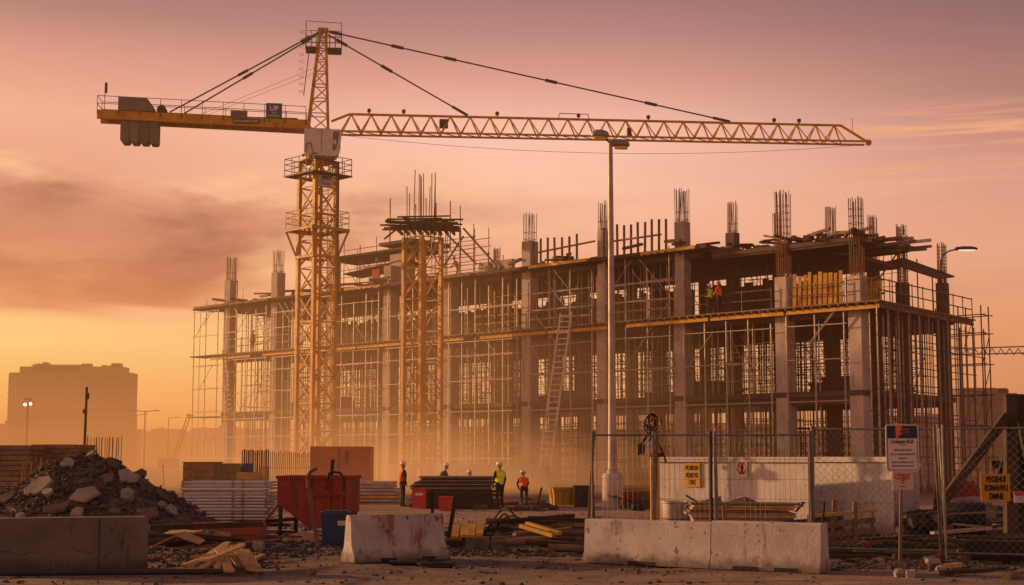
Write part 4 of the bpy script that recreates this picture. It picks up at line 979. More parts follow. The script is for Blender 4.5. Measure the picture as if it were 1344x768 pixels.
def person(loc, rz, label, vest, pose='stand', helmet='helmet_white', sc=1.0, trousers='cloth_dark', jacket='cloth_dark', grp=None, vox=.013):
    """figure faces local +y; z up; feet at z=0"""
    t_ = thing('person', label, 'person', loc, rz, grp)
    if pose == 'stand':
        hipz, lean, kn = .93, .03, [((-.10, .0), (-.105, .03), (-.11, -.02)), ((.10, .0), (.105, .02), (.115, .0))]; arms = [((-.27, .02, 1.16), (-.27, .10, .92)), ((.27, .02, 1.16), (.26, .09, .92))]
    elif pose == 'hands':   # hands held together in front
        hipz, lean, kn = .93, .05, [((-.10, .0), (-.105, .03), (-.11, -.02)), ((.10, .0), (.105, .02), (.12, .02))]; arms = [((-.28, .06, 1.18), (-.10, .27, 1.08)), ((.28, .06, 1.18), (.11, .28, 1.10))]
    elif pose == 'work':    # standing, bent forwards, arms reaching down
        hipz, lean, kn = .90, .30, [((-.11, .0), (-.12, .08), (-.12, -.05)), ((.11, .0), (.12, .08), (.13, .05))]; arms = [((-.26, .36, 1.08), (-.17, .52, .88)), ((.26, .36, 1.08), (.15, .54, .90))]
    else:                   # crouch
        hipz, lean, kn = .42, .34, [((-.12, .0), (-.17, .38), (-.15, .05)), ((.12, .0), (.17, .36), (.15, .02))]; arms = [((-.27, .42, .60), (-.14, .62, .46)), ((.27, .42, .60), (.12, .62, .48))]
    hip = Vector((0, 0, hipz)); th_ = math.asin(min(.95, lean * 1.6)) if pose in ('work', 'crouch') else lean
    sp = Vector((0, math.sin(th_), math.cos(th_)))
    chest = hip + sp * .36; neck = hip + sp * .53; headb = Vector((0, math.sin(th_ * .45), math.cos(th_ * .45)))
    head = neck + headb * .20
    caps = []; reg = []
    def cap(p, q, r1, r2, m): caps.append((p, q, r1, r2)); reg.append(m)
    TR, JK, SK = 0, 1, 2
    cap(hip + Vector((-.075, 0, 0)), hip + Vector((.075, 0, 0)), .125, .125, TR)
    cap(hip + sp * .05, chest, .135, .15, JK)
    cap(chest + Vector((-.085, 0, 0)), chest + Vector((.085, 0, 0)), .135, .135, JK)
    cap(neck + Vector((-.155, 0, -.05)), neck + Vector((.155, 0, -.05)), .072, .072, JK)
    cap(neck - sp * .02, head - headb * .06, .058, .055, SK)
    fwd = Vector((0, headb.z, -headb.y))
    cap(head + headb * .035 - fwd * .01, head - headb * .02, .095, .088, SK); cap(head - headb * .07 + fwd * .035, head - headb * .08 + fwd * .04, .058, .05, SK)
    cap(head + fwd * .095 - headb * .005, head + fwd * .115 - headb * .03, .012, .018, SK)
    for s_ in (-1, 1): cap(head + Vector((.09 * s_, 0, 0)) - headb * .01, head + Vector((.095 * s_, 0, 0)) - headb * .035, .018, .014, SK)
    for k, (h_, n_, f_) in enumerate(kn):
        H_ = hip + Vector((h_[0], h_[1], -.03)); a_ = Vector((f_[0], f_[1], .085))
        if pose == 'crouch': K_ = Vector((n_[0], n_[1], .50 if k == 0 else .40))
        else: K_ = Vector((n_[0], n_[1], .49))
        cap(H_, K_, .098, .068, TR); cap(K_, a_, .066, .048, TR); cap(a_ + Vector((0, -.02, -.045)), a_ + Vector((0, .15, -.05)), .045, .038, 3)
    for k, (e_, h_) in enumerate(arms):
        s_ = -1 if k == 0 else 1
        S_ = neck + Vector((.19 * s_, 0, -.06)); E_ = Vector(e_); H_ = Vector(h_)
        cap(S_, E_, .062, .047, JK); cap(E_, H_, .046, .034, JK)
        dv = (H_ - E_).normalized(); sd_ = Vector((s_, 0, 0)); sd_ = (sd_ - dv * sd_.dot(dv)).normalized(); nn = dv.cross(sd_)
        pc = H_ + dv * .05
        cap(H_, pc + dv * .03, .03, .034, SK)
        for i, ln in enumerate((.070, .080, .074, .058)):       # four fingers, gently curled
            b0 = pc + dv * .035 + sd_ * (.027 - .018 * i); b1 = b0 + (dv * .9 - nn * .3 * s_) * ln * .55; b2 = b1 + (dv * .6 - nn * .7 * s_) * ln * .45
            cap(b0, b1, .0095, .009, SK); cap(b1, b2, .009, .0075, SK)
        tb = H_ + dv * .025 - sd_ * .028; cap(tb, tb + dv * .045 - sd_ * .03, .012, .009, SK)
    me = remesh(capsules_mesh(caps), vox)
    for mm in (trousers, jacket, 'skin', 'black_paint'): me.materials.append(M[mm])
    eyes = [head + fwd * .088 + headb * .015 + Vector((.032 * s_, 0, 0)) for s_ in (-1, 1)]; mouth = head + fwd * .085 - headb * .07
    def seg(c, p, q):
        d_ = q - p; L2_ = d_.length_squared; k = 0 if L2_ < 1e-9 else max(0, min(1, (c - p).dot(d_) / L2_)); return (c - p - d_ * k).length, k
    vest_f = []
    for f in me.polygons:
        c = Vector(f.center); best = 1e9; bi = 0
        for (p, q, r1, r2_), m_ in zip(caps, reg):
            dd, k = seg(c, Vector(p), Vector(q)); dd -= r1 + (r2_ - r1) * k
            if dd < best: best = dd; bi = m_
        if min((c - e).length for e in eyes) < .014 or ((c - mouth).length < .022 and abs((c - mouth).dot(headb)) < .006): bi = 3
        f.material_index = bi; f.use_smooth = True
        if bi == 1 and abs(c.x) < .185 and (c - hip).dot(sp) > .0 and (c - neck).dot(sp) < .035:
            vest_f.append(f.index)
    body = bpy.data.objects.new('body', me); COL.objects.link(body); body.parent = t_
    if vest:
        bm = bmesh.new(); bm.from_mesh(me); bm.faces.ensure_lookup_table(); keep = set(vest_f)
        bmesh.ops.delete(bm, geom=[f for f in bm.faces if f.index not in keep], context='FACES')
        bm.normal_update()
        for v in bm.verts: v.co += v.normal * .02
        for f in bm.faces:
            hh = (f.calc_center_median() - hip).dot(sp); cx_ = abs(f.calc_center_median().x); f.material_index = 1 if (.10 < hh < .15 or .22 < hh < .27 or (.27 < hh and .085 < cx_ < .13)) else 0
        vm = bpy.data.meshes.new('vest'); bm.to_mesh(vm); bm.free(); vm.materials.clear(); vm.materials.append(M[vest]); vm.materials.append(M['reflective'])
        vo = bpy.data.objects.new('vest', vm); COL.objects.link(vo); vo.parent = t_
        sol = vo.modifiers.new('s', 'SOLIDIFY'); sol.thickness = .012
    rot = fwd.to_track_quat('Y', 'Z').to_matrix()
    hp = [(.150, .0), (.152, .012), (.128, .022), (.127, .05), (.112, .095), (.075, .128), (.02, .142), (.001, .143)]
    hm = MB().lathe(head + headb * .045, hp, 20, rot)
    hm.prism([(-.09, 0), (.09, 0), (.06, .075), (-.06, .075)], rot @ Vector((1, 0, 0)), rot @ Vector((0, 1, 0)), headb * .012, c=head + headb * .046 + fwd * .11)
    hm.build('helmet', helmet, t_, smooth=True)
    t_.scale = (sc, sc, sc); return t_

def gp(px, py, z=0): p = gnd(px, py, z); return p
def face_cam(p): return math.atan2(p.y, p.x) - math.pi / 2
p = gp(528, 665); person(tuple(p), R(-70) , 'person in an orange hi-vis vest and white helmet standing by a red box, looking right', 'vest_orange', 'stand', jacket='cloth_dark')
p = gp(656, 668.5); p = gnd(656, 668); person(tuple(p), R(35), 'person in a lime hi-vis vest standing behind the right end of the dark sheet stack', 'vest_lime', 'stand')
p = gnd(688, 664); person((p.x, p.y, -.06), R(10), 'person in an orange vest bent slightly at work right of the lime vest', 'vest_orange', 'work', trousers='cloth_brown', sc=.88)
p = gnd(577, 657); person(tuple(p), R(-80), 'person in dark clothes stooping behind the sheet stack, left of the other white helmet', None, 'work', jacket='cloth_brown')
p = gnd(624, 658); q_ = person((p.x, p.y, -.1), R(80), 'person in a white helmet mostly hidden, low behind the middle of the sheet stack', None, 'work', jacket='cloth_dark', sc=.88)
up = lambda px, v, z: None
def on_floor(px, v, z):   # point on the line parallel to the front, at depth v, under an image column
    r = ray(px, 400); k = r.x / r.y; P0 = O + V * v
    u = (k * P0.y - P0.x) / (U.x - k * U.y); return B(u, v, z)
p = on_floor(932, -.75, L3 - .02); person(tuple(p), R(30), 'person in a lime vest and white helmet facing away on the upper floor walkway', 'vest_lime', 'hands', sc=1.04)
p = on_floor(944, -.75, L3 - .02); person(tuple(p), R(55), 'person in an orange jacket and pinkish helmet beside the lime vest on the upper floor', 'vest_orange', 'hands', helmet='helmet_pink', jacket='vest_orange', sc=1.1)
p = on_floor(333, -.75, L3 - .02); person(tuple(p), R(60), 'person in faded orange clothes on the left end of the upper walkway', 'vest_orange', 'stand', jacket='vest_orange', trousers='panel_redbrown', helmet='helmet_pink')
p = on_floor(601, 1.2, L4 + .02); person(tuple(p), R(100), 'person in orange work clothes on the roof right of the lattice tower', 'vest_orange', 'work', jacket='vest_orange', trousers='panel_redbrown')

# ------------------------------------------------------------------ light columns
p = gnd(804.5, 667); d0 = p.y
t_ = thing('lamp_post', 'very tall grey lamp post with two lamp heads on a round concrete plinth', 'lamp post', tuple(p))
zt_ = at(804, 183, d0).z; zpl = at(804, 621, d0).z
MB().lathe((0, 0, 0), [(.42, 0), (.42, zpl - .12), (.36, zpl - .02), (.30, zpl)], 24).build('plinth', 'concrete', t_, smooth=True)
MB().lathe((0, 0, zpl), [(.23, 0), (.23, .1), (.185, .15), (.14, 4.5), (.095, zt_ - zpl - .4), (.06, zt_ - zpl)], 20).build('pole', 'lamp_steel', t_, smooth=True)
MB().box((-.0, -.19, zpl + 1.0), (.16, .05, .5)).build('service_door', 'lamp_steel', t_)
def lamp_head(parent, c, L, w_, hgt, rz, tilt=0, lens='lamp_lens', body='dark_steel'):
    Rm = Matrix.Rotation(rz, 3, 'Z') @ Matrix.Rotation(tilt, 3, 'Y'); c = Vector(c)
    secs = [(-.5, .45, .5), (-.42, .8, .75), (-.1, 1, 1), (.25, .95, .95), (.45, .6, .6), (.5, .3, .4)]
    vs = []; n = 10
    for k, a, b_ in secs:
        for i in range(n):
            q = 2 * math.pi * i / n; z = math.sin(q); z = z * (.75 if z > 0 else .25)
            vs.append(c + Rm @ Vector((k * L, math.cos(q) * w_ / 2 * a, z * hgt * b_)))
    fs = [(k * n + i, k * n + (i + 1) % n, (k + 1) * n + (i + 1) % n, (k + 1) * n + i) for k in range(len(secs) - 1) for i in range(n)] + [tuple(range(n - 1, -1, -1)), tuple(range((len(secs) - 1) * n, len(secs) * n))]
    hd = MB().add(vs, fs).build('lamp_head', body, parent, smooth=True)
    vs = []
    for k, a in ((-.34, .5), (-.1, .8), (.2, .8), (.38, .45)):
        for s_, zz in ((-1, -.2), (-.5, -.48), (.5, -.48), (1, -.2)): vs.append(c + Rm @ Vector((k * L, s_ * w_ / 2 * a, zz * hgt)))
    fs = [(k * 4 + i, k * 4 + i + 1, (k + 1) * 4 + i + 1, (k + 1) * 4 + i) for k in range(3) for i in range(3)] + [(0, 1, 2, 3), (12, 13, 14, 15), (0, 4, 8, 12), (3, 7, 11, 15)]
    MB().add(vs, fs).build('lens', lens, hd); return hd
lamp_head(t_, (-.42, -.15, zt_ + .12), .72, .46, .34, R(195), body='lamp_steel'); lamp_head(t_, (.42, .1, zt_ - .22), .74, .46, .34, R(10), body='lamp_steel')
MB().tube((-.2, -.08, zt_ + .05), (.0, 0, zt_ - .18), .04, 8).tube((.16, .04, zt_ - .2), (0, 0, zt_ - .3), .04, 8).build('bracket', 'dark_steel', t_)
# street lamp behind the right corner
Yl = 97.5; p = at(1243, 600, Yl); t_ = thing('street_lamp', 'street lamp with a curved arm and a lit head behind the right corner', 'street lamp', (p.x, p.y, 0))
z1_, z2_ = at(1243, 345, Yl).z, at(1254, 328, Yl).z; dx = at(1254, 328, Yl).x - p.x; dx2 = at(1283, 327, Yl).x - p.x
MB().tube((0, 0, 0), (0, 0, z1_), .11, 10, .07).build('pole', 'dark_steel', t_, smooth=True)
pts = [Vector((dx * (1 - math.cos(a)), 0, z1_ + (z2_ - z1_) * math.sin(a))) for a in [i * math.pi / 2 / 6 for i in range(7)]] + [Vector((dx2 * .75, 0, z2_ + .05))]
MB().path(pts, .05, 8).build('arm', 'dark_steel', t_); lamp_head(t_, (dx2 - .75, 0, z2_ + .05), 1.5, .5, .26, 0, lens='lit_lens')
# floodlight mast, thin pole and far double lamps on the left
p = gnd(34, 612); Yl = 190; p = at(34, 600, Yl); t_ = thing('floodlight_mast', 'floodlight mast with two lit lamps left of the far tower block', 'floodlight', (p.x, Yl, 0))
zt_ = at(34, 528, Yl).z; MB().tube((0, 0, 0), (0, 0, zt_), .14, 8).build('pole', 'far_steel', t_)
for k, (x, z) in enumerate(((-.25, -.1), (.45, .0))):
    hd = MB().box((x, -.1, zt_ + z), (.5, .35, .42)).build('lamp_head', 'far_steel', t_); MB().lathe((x, -.30, zt_ + z - .2), [(.15, 0), (.2, .02), (.15, .04)], 10, Matrix.Rotation(R(90), 3, 'X')).build('lens', 'flood_lens', hd)
MB().beam((-.5, 0, zt_ - .3), (.8, 0, zt_ - .3), .1).box((0, 0, zt_ + .4), (.9, .3, .3)).build('cross_bar', 'far_steel', t_)
Yl = 72; p = at(110, 600, Yl); single(MB().tube((0, 0, 0), (.04, 0, at(112, 508, Yl).z), .075, 8, .06).box((.1, 0, at(112, 520, Yl).z), (.12, .12, .3)).box((-.06, 0, at(112, 540, Yl).z), (.1, .1, .2)), 'timber_pole', 'dark_timber', 'plain dark pole rising behind the top of the rubble heap', 'pole', (p.x, Yl, 0))
for px, py, Yl, lab, s_ in ((189, 539, 230, 'double headed street lamp between the far tower block and the frame', 1), (178, 544, 300, 'faint street lamp with one head just left of the double headed one', 0), (220, 548, 300, 'faint distant lamp column nearest the frame', 0)):
    p = at(px, 600, Yl); t_ = thing('street_lamp', lab, 'street lamp', (p.x, Yl, 0)); zt_ = at(px, py, Yl).z
    MB().tube((0, 0, 0), (0, 0, zt_), .16, 6, .1).build('pole', 'far_steel', t_)
    for q in ((-1, 1) if s_ else (1,)): MB().tube((0, 0, zt_ - .2), (q * 1.3, 0, zt_), .07, 5).box((q * 1.7, 0, zt_), (.9, .35, .16)).build('lamp_head', 'far_steel', t_)

# ------------------------------------------------------------------ distant town
def block(px0, px1, ytop, Yd, dep, label, name='tower_block', steps=(), win=None, m='far_building', roofbits=0, seed=0, grp=None):
    a, b_ = at(px0, 600, Yd), at(px1, 600, Yd); zt_ = at((px0 + px1) / 2, ytop, Yd).z; w_ = b_.x - a.x
    t_ = thing(name, label, 'building', ((a.x + b_.x) / 2, Yd + dep / 2, 0), 0, grp); r2 = random.Random(seed)
    MB().box((0, 0, zt_ / 2), (w_, dep, zt_)).build('wall', m, t_)
    for q0, q1, qy in steps:
        c0, c1 = at(q0, 600, Yd).x - t_.location.x, at(q1, 600, Yd).x - t_.location.x; zq = at((q0 + q1) / 2, qy, Yd).z
        MB().box(((c0 + c1) / 2, 0, (zt_ + zq) / 2), (c1 - c0, dep * .9, zq - zt_)).build('roof_storey', m, t_)
    for i in range(roofbits):
        x = r2.uniform(-w_ * .42, w_ * .42); zz = max([at((q0 + q1) / 2, qy, Yd).z for q0, q1, qy in steps if at(q0, 600, Yd).x - t_.location.x <= x <= at(q1, 600, Yd).x - t_.location.x] + [zt_])
        ph_ = r2.uniform(.3, .9); MB().box((x, 0, zz + ph_ / 2 - .02), (r2.uniform(.2, 2.2), 1.5, ph_)).build('roof_plant', m, t_)
    if win:
        nx_, nz = win; fw, fh = w_ / nx_, (zt_ - 1) / nz
        for i in range(nx_):
            mb = MB()
            for k in range(nz): mb.box((-w_ / 2 + (i + .5) * fw, -dep / 2 - .02, .8 + (k + .5) * fh), (fw * .55, .1, fh * .5))
            o = mb.build('window_column', 'far_window', t_); o['kind'] = 'stuff'
    return t_
hb = block(8, 168, 489, 300, 6, 'large hazy tower block with stepped roof on the left horizon', steps=((21, 157, 481), (38, 100, 478.5)), win=(26, 11), roofbits=9, seed=4)
for px in (9.5, 166):   # scaffolded edges of the hotel
    p = at(px, 600, 297); mb = MB()
    for k in range(-1, 2): mb.tube((p.x - hb.location.x + k * .7, -4.5, 0), (p.x - hb.location.x + k * .7, -4.5, 18.5), .12, 4)
    for k in range(14): mb.beam((p.x - hb.location.x - .9, -4.5, 1 + k * 1.25), (p.x - hb.location.x + .9, -4.5, 1 + k * 1.25), .16)
    mb.build('edge_scaffold', 'far_steel', hb)
mb = MB()
for k in range(9):
    p = at(42 + k * 1.8, 600, 305); x = p.x - hb.location.x; mb.tube((x, 0, 20), (x, 0, 20.6 + (k % 3) * .4), .06, 4)
mb.beam((at(41, 600, 305).x - hb.location.x, 0, 20.7), (at(58, 600, 305).x - hb.location.x, 0, 20.7), .1); mb.build('roof_scaffold', 'far_steel', hb)
i = 0
for px0, px1, yt, Yd in ((-60, 20, 556, 330), (20, 62, 559, 360), (120, 176, 563, 340), (160, 198, 566, 420), (197, 237, 563, 400), (236, 262, 566, 430), (249, 300, 562, 400), (300, 350, 563, 380)):
    block(px0, px1, yt, Yd, 6, 'low hazy flat roofed building on the left skyline, %s' % ('at the frame edge', 'below the floodlight mast', 'beside the foot of the tall block', 'right of the tall block', 'behind the double headed lamp', 'behind the distant boom crane', 'left of the scaffold', 'seen through the left scaffold')[i], 'low_building', roofbits=2, seed=i, win=(6, 2)); i += 1
block(1262, 1338, 516, 210, 6, 'pale hazy office block at the right behind the scaffold', 'office_block', steps=((1266, 1312, 509),), win=(9, 5), roofbits=3, seed=20)
block(1180, 1262, 545, 260, 20, 'low hazy block behind the right corner of the frame', 'office_block', win=(6, 3), seed=21)
block(1338, 1420, 540, 230, 20, 'low hazy block at the right frame edge', 'office_block', win=(6, 3), seed=22)
for k, (a_, b_, yy) in enumerate(((430, 560, 566), (560, 700, 560), (700, 880, 563), (880, 1040, 556), (1040, 1170, 566))):
    block(a_, b_, yy, 330 + 12 * k, 16, 'low hazy building glimpsed through the open ground floor, ' + ('behind the crane', 'behind the lattice tower', 'behind the ladder', 'below the two upper workers', 'behind the right bays')[k], 'low_building', seed=30 + k, win=(8, 2))
# distant cranes
Yd = 240; p0, p1 = at(1240, 466, Yd), at(1420, 461, Yd); dc = thing('tower_crane', 'small distant tower crane whose thin jib enters from the right', 'crane', (p1.x, Yd, 0))
mb = MB(); Lj = p0.x - p1.x; zz = p0.z
for dz in (0, 1.1): mb.beam((Lj, 0, zz + dz * .9), (3, 0, p1.z + dz), .2)
for i in range(18): a = Lj + (3 - Lj) * i / 18; b_ = Lj + (3 - Lj) * (i + 1) / 18; mb.beam((a, 0, zz), ((a + b_) / 2, 0, zz + 1.05), .12); mb.beam(((a + b_) / 2, 0, zz + 1.05), (b_, 0, zz), .12)
mb.build('jib', 'far_steel', dc); lattice_section(Vector((p1.x, Yd, 0)), 1.8, 0, p1.z + 3, 0, dc, Vector((p1.x, Yd, 0)), m='far_steel', xs_=9, nm='mast')
Yd = 260; p0 = at(228, 590, Yd); q0 = at(248, 546, Yd); bc = thing('boom_crane', 'small distant crane boom tilted to the right on the left skyline', 'crane', (p0.x, Yd, 0))
mb = MB()
for s_ in (-.28, .28): mb.beam((s_, 0, 1.4), (q0.x - p0.x + s_, 0, q0.z), .16)
for k in range(10):
    a, b_ = k / 10, (k + 1) / 10; s_ = .28 if k % 2 else -.28; mb.beam(((q0.x - p0.x) * a + s_, 0, 1.4 + (q0.z - 1.4) * a), ((q0.x - p0.x) * b_ - s_, 0, 1.4 + (q0.z - 1.4) * b_), .08)
mb.build('boom', 'far_steel', bc); MB().box((q0.x - p0.x + .2, 0, q0.z + .1), (1.1, .5, .35), rot=Matrix.Rotation(R(10), 3, 'Y')).build('boom_tip', 'far_steel', bc)
MB().box((-.8, 0, 1.1), (3.2, 2.2, 1.3)).box((-.8, 0, .3), (3.4, 2.4, .55)).build('body', 'far_steel', bc)
# ------------------------------------------------------------------ left: rubble heap behind a grey concrete block
hc = Vector((at(118, 600, 38.0).x, 38.0, 0))
def heap_h(x, y):
    d_ = math.hypot(x / 3.75, y / 3.6); hgt = 2.2 * max(0, 1 - d_) ** .92
    if d_ < .12: hgt -= 2.2 * .05 * (1 - d_ / .12)
    n = noise.noise(Vector((x * .8, y * .8, 1))) * .22 + noise.noise(Vector((x * 2.3, y * 2.3, 5))) * .12 + noise.noise(Vector((x * 6, y * 6, 5))) * .05
    return hgt + n * min(1, hgt * 1.6)
mb = MB(); n = 90; vs = []
for j in range(n):
    for i in range(n):
        x = -4.2 + 8.8 * i / (n - 1); y = -4 + 8 * j / (n - 1); vs.append((x, y, heap_h(x, y) - .06))
mb.add(vs, [(j * n + i, j * n + i + 1, (j + 1) * n + i + 1, (j + 1) * n + i) for j in range(n - 1) for i in range(n - 1)])
single(mb, 'rubble_heap', 'rubble', 'big conical heap of dark broken concrete and soil behind the grey block', 'rubble heap', tuple(hc))
rnd = random.Random(21); mb = MB()
for i in range(5200):
    x, y = rnd.gauss(0, 1.75), rnd.uniform(-3.7, 1.0)
    hh = heap_h(x, y)
    if hh < .03 and rnd.random() < .7: continue
    r = .016 + .075 * rnd.random() ** 3; rot = Matrix.Rotation(rnd.uniform(0, 6), 3, 'Z') @ Matrix.Rotation(rnd.uniform(-1, 1), 3, 'X')
    mb.add([Vector((x, y, hh + r * .15)) + rot @ Vector((p[0] * r * rnd.uniform(.5, 1.5), p[1] * r * rnd.uniform(.5, 1.3), p[2] * r * rnd.uniform(.4, 1))) for p in OCT], OF)
o = mb.build('rubble_stones', 'rubble'); o.location = hc; tag(o, 'small broken stones covering the rubble heap', 'stones', kind='stuff')
# the larger slabs and lumps one can tell apart: image place, size
slabs = [(112, 652, .95, .5, .10, 'flat pale slab in the middle of the rubble heap', 12, 'rubble_pale'), (168, 628, .8, .48, .10, 'pale angular slab on the right shoulder of the rubble heap', -18, 'rubble_pale'),
 (52, 640, .95, .55, .12, 'long pale slab on the left flank of the rubble heap', 28, 'rubble_pale'), (90, 609, .42, .28, .10, 'light slab sticking out near the top left of the rubble heap', -5, 'rubble_pale'),
 (168, 653, .45, .40, .22, 'rounded pale lump low on the right of the rubble heap', 5, 'rubble_pale'), (120, 598, .42, .12, .10, 'narrow block tilted on the crest of the rubble heap', 35, 'rubble_pale'),
 (64, 648, .32, .24, .16, 'small pale lump just right of the long left slab', 20, 'rubble_pale'), (192, 640, .75, .3, .14, 'slab sliding down the right edge of the rubble heap', -40, 'rubble'),
 (140, 630, .5, .3, .10, 'dark slab in the upper middle of the rubble heap', 15, 'rubble'), (74, 669, .7, .3, .12, 'dark slab low on the left of the rubble heap', 8, 'rubble'), (103, 675, .35, .28, .2, 'block low in the centre of the rubble heap', -10, 'rubble_pale'),
 (196, 676, .85, .45, .14, 'broad slab at the lower right of the rubble heap', -5, 'rubble'), (29, 680, .32, .26, .2, 'pale lump just above the grey block at left', 10, 'rubble_pale'), (152, 674, .4, .2, .14, 'flat stone low right of centre on the rubble heap', 0, 'rubble'),
 (150, 599, .5, .3, .16, 'dark lump on the crest right of the peak', -20, 'rubble'), (100, 600, .5, .22, .12, 'dark block on the crest left of the peak', 14, 'rubble'), (186, 612, .35, .26, .2, 'dark lump on the upper right outline of the rubble heap', -30, 'rubble'),
 (214, 652, .6, .2, .16, 'long fragment on the right skirt of the rubble heap', -45, 'rubble'), (228, 672, .5, .2, .16, 'fragment at the right foot of the rubble heap', -40, 'rubble_pale'), (214, 664, .28, .2, .2, 'small pale lump at the right foot of the rubble heap', 20, 'rubble_pale'), (10, 655, .8, .3, .12, 'dark slab at the far left edge of the rubble heap', 25, 'rubble')]
for i, (px, py, L, w_, tk, lab, ang, mm) in enumerate(slabs):
    # march the pixel's ray to the heap surface
    hit = False
    while not hit:
        r = ray(px, py); tt = 30.0; P = None
        while tt < 39.5:
            P = Vector((r.x * tt, r.y * tt, CAMZ + r.z * tt))
            if P.z <= heap_h(P.x - hc.x, P.y - hc.y) + .02: hit = True; break
            tt += .05
        py += 3
    nx_ = (heap_h(P.x - hc.x + .2, P.y - hc.y) - heap_h(P.x - hc.x - .2, P.y - hc.y)) / .4
    rot = Matrix.Rotation(R(-ang), 3, 'Y') @ Matrix.Rotation(R(44), 3, 'X')
    single(MB().slab((0, 0, 0), (L * .86, w_ * 1.15, max(.07, tk * .8)), rot, seed=i + 3), 'concrete_chunk', mm, lab, 'concrete chunk', tuple(P + Vector((0, -.08, .03))))
for px0, py0, px1, py1, lab in ((30, 684, 42, 670, 'bent rebar stub poking out low on the left of the rubble heap'),): 
    single(MB().tube((0, 0, 0), (-.12, 0, .25), .012, 5), 'rebar_rod', 'rebar_rust', lab, 'rebar', tuple(gnd(38, 700) + Vector((0, 4, .9))))
a, b_ = gnd(-70, 753), gnd(194, 747); L = (b_ - a).length; ra = math.atan2((b_ - a).y, (b_ - a).x)
t_ = thing('concrete_block', 'long low dark grey concrete block with cracks in front of the rubble heap', 'barrier', tuple((a + b_) / 2), ra)
mb = MB().prism([(-L / 2, .0), (-L / 2 + .02, .9), (-L / 2 + .06, .93), (L / 2 - .06, .93), (L / 2 - .01, .89), (L / 2, 0)], (1, 0, 0), (0, 0, 1), (0, .55, 0)); mb.build('body', 'block_grey', t_)
MB().box((L / 2 - .86, -.004, .47), (.012, .012, .9)).build('joint', 'black_paint', t_)
r2 = random.Random(4)
for x0, z0 in ((-.9, .42), (.35, .40)):
    pts = [Vector((x0 + k * .1, -.004, z0 + r2.uniform(-.06, .06) - k * .02)) for k in range(8)]; MB().path(pts, .0035, 4).build('crack', 'black_paint', t_)
t2 = single(MB().tube((-2.2, 0, 0), (2.3, .2, .02), .05, 8), 'steel_pipe', 'dark_steel', 'dark pipe lying on the ground along the foot of the grey block', 'pipe', tuple(gnd(110, 757) + Vector((0, 0, .05))))

# ------------------------------------------------------------------ jersey barriers
def jersey(pxl, pyl, pxr, pyr, hgt, label, m, prof=None, notch=((-.22, .08), (.12, .42)), face='white', shy=0, gap=0):
    a, b_ = gnd(pxl, pyl), gnd(pxr, pyr); L = (b_ - a).length - gap; ra = math.atan2((b_ - a).y, (b_ - a).x)
    t_ = thing('jersey_barrier', label, 'barrier', tuple((a + b_) / 2), ra, None)
    P = prof or [(0, 0), (.0, .08), (.13, .30), (.2, hgt - .03), (.24, hgt), (.36, hgt), (.40, hgt - .03), (.47, .30), (.6, .08), (.6, 0)]
    bm = bmesh.new(); secs = 14; rings = []
    for k in range(secs + 1):
        x = -L / 2 + L * k / secs; rings.append([bm.verts.new((x + (.004 * math.sin(k * 7 + z * 9)), y + .006 * math.sin(k * 3.1 + z * 5), z)) for y, z in P])
    for k in range(secs):
        for i in range(len(P)): bm.faces.new((rings[k][i], rings[k + 1][i], rings[k + 1][(i + 1) % len(P)], rings[k][(i + 1) % len(P)]))
    bm.faces.new(rings[0][::-1]); bm.faces.new(rings[-1])
    bmesh.ops.bevel(bm, geom=[e for e in bm.edges if len(e.link_faces) == 2 and e.calc_face_angle(0) > .9], offset=.018, segments=2, affect='EDGES')
    bmesh.ops.recalc_face_normals(bm, faces=bm.faces[:])
    me = bpy.data.meshes.new('body'); bm.to_mesh(me); bm.free(); me.materials.append(M[m]); me.polygons.foreach_set('use_smooth', [True] * len(me.polygons)); me.set_sharp_from_angle(angle=R(30))
    o = bpy.data.objects.new('body', me); COL.objects.link(o); o.parent = t_
    for f0, f1 in notch: MB().box(((f0 + f1) / 2 * L, .0, .035), ((f1 - f0) * L, .03, .07)).build('lifting_slot', 'black_paint', t_)
    return t_, L
jersey(465, 739, 588, 734, .89, 'pale jersey barrier streaked with red paint in the centre foreground', 'barrier_red', notch=((-.22, -.06), (.22, .36)))
flat = lambda h_: [(0, 0), (.0, .07), (.06, .22), (.10, h_ - .03), (.13, h_), (.40, h_), (.43, h_ - .03), (.47, .22), (.53, .07), (.53, 0)]
t_, L = jersey(764, 738, 930, 746.5, .82, 'clean whitish barrier at right, left of the pair in front of the fence', 'barrier_white', flat(.82), notch=((-.12, .08),))
t_, L = jersey(930, 746.5, 1077, 753, .85, 'scuffed whitish barrier, right of the pair in front of the fence', 'barrier_white', flat(.85), notch=((-.28, -.05), (.1, .3)), gap=.03)

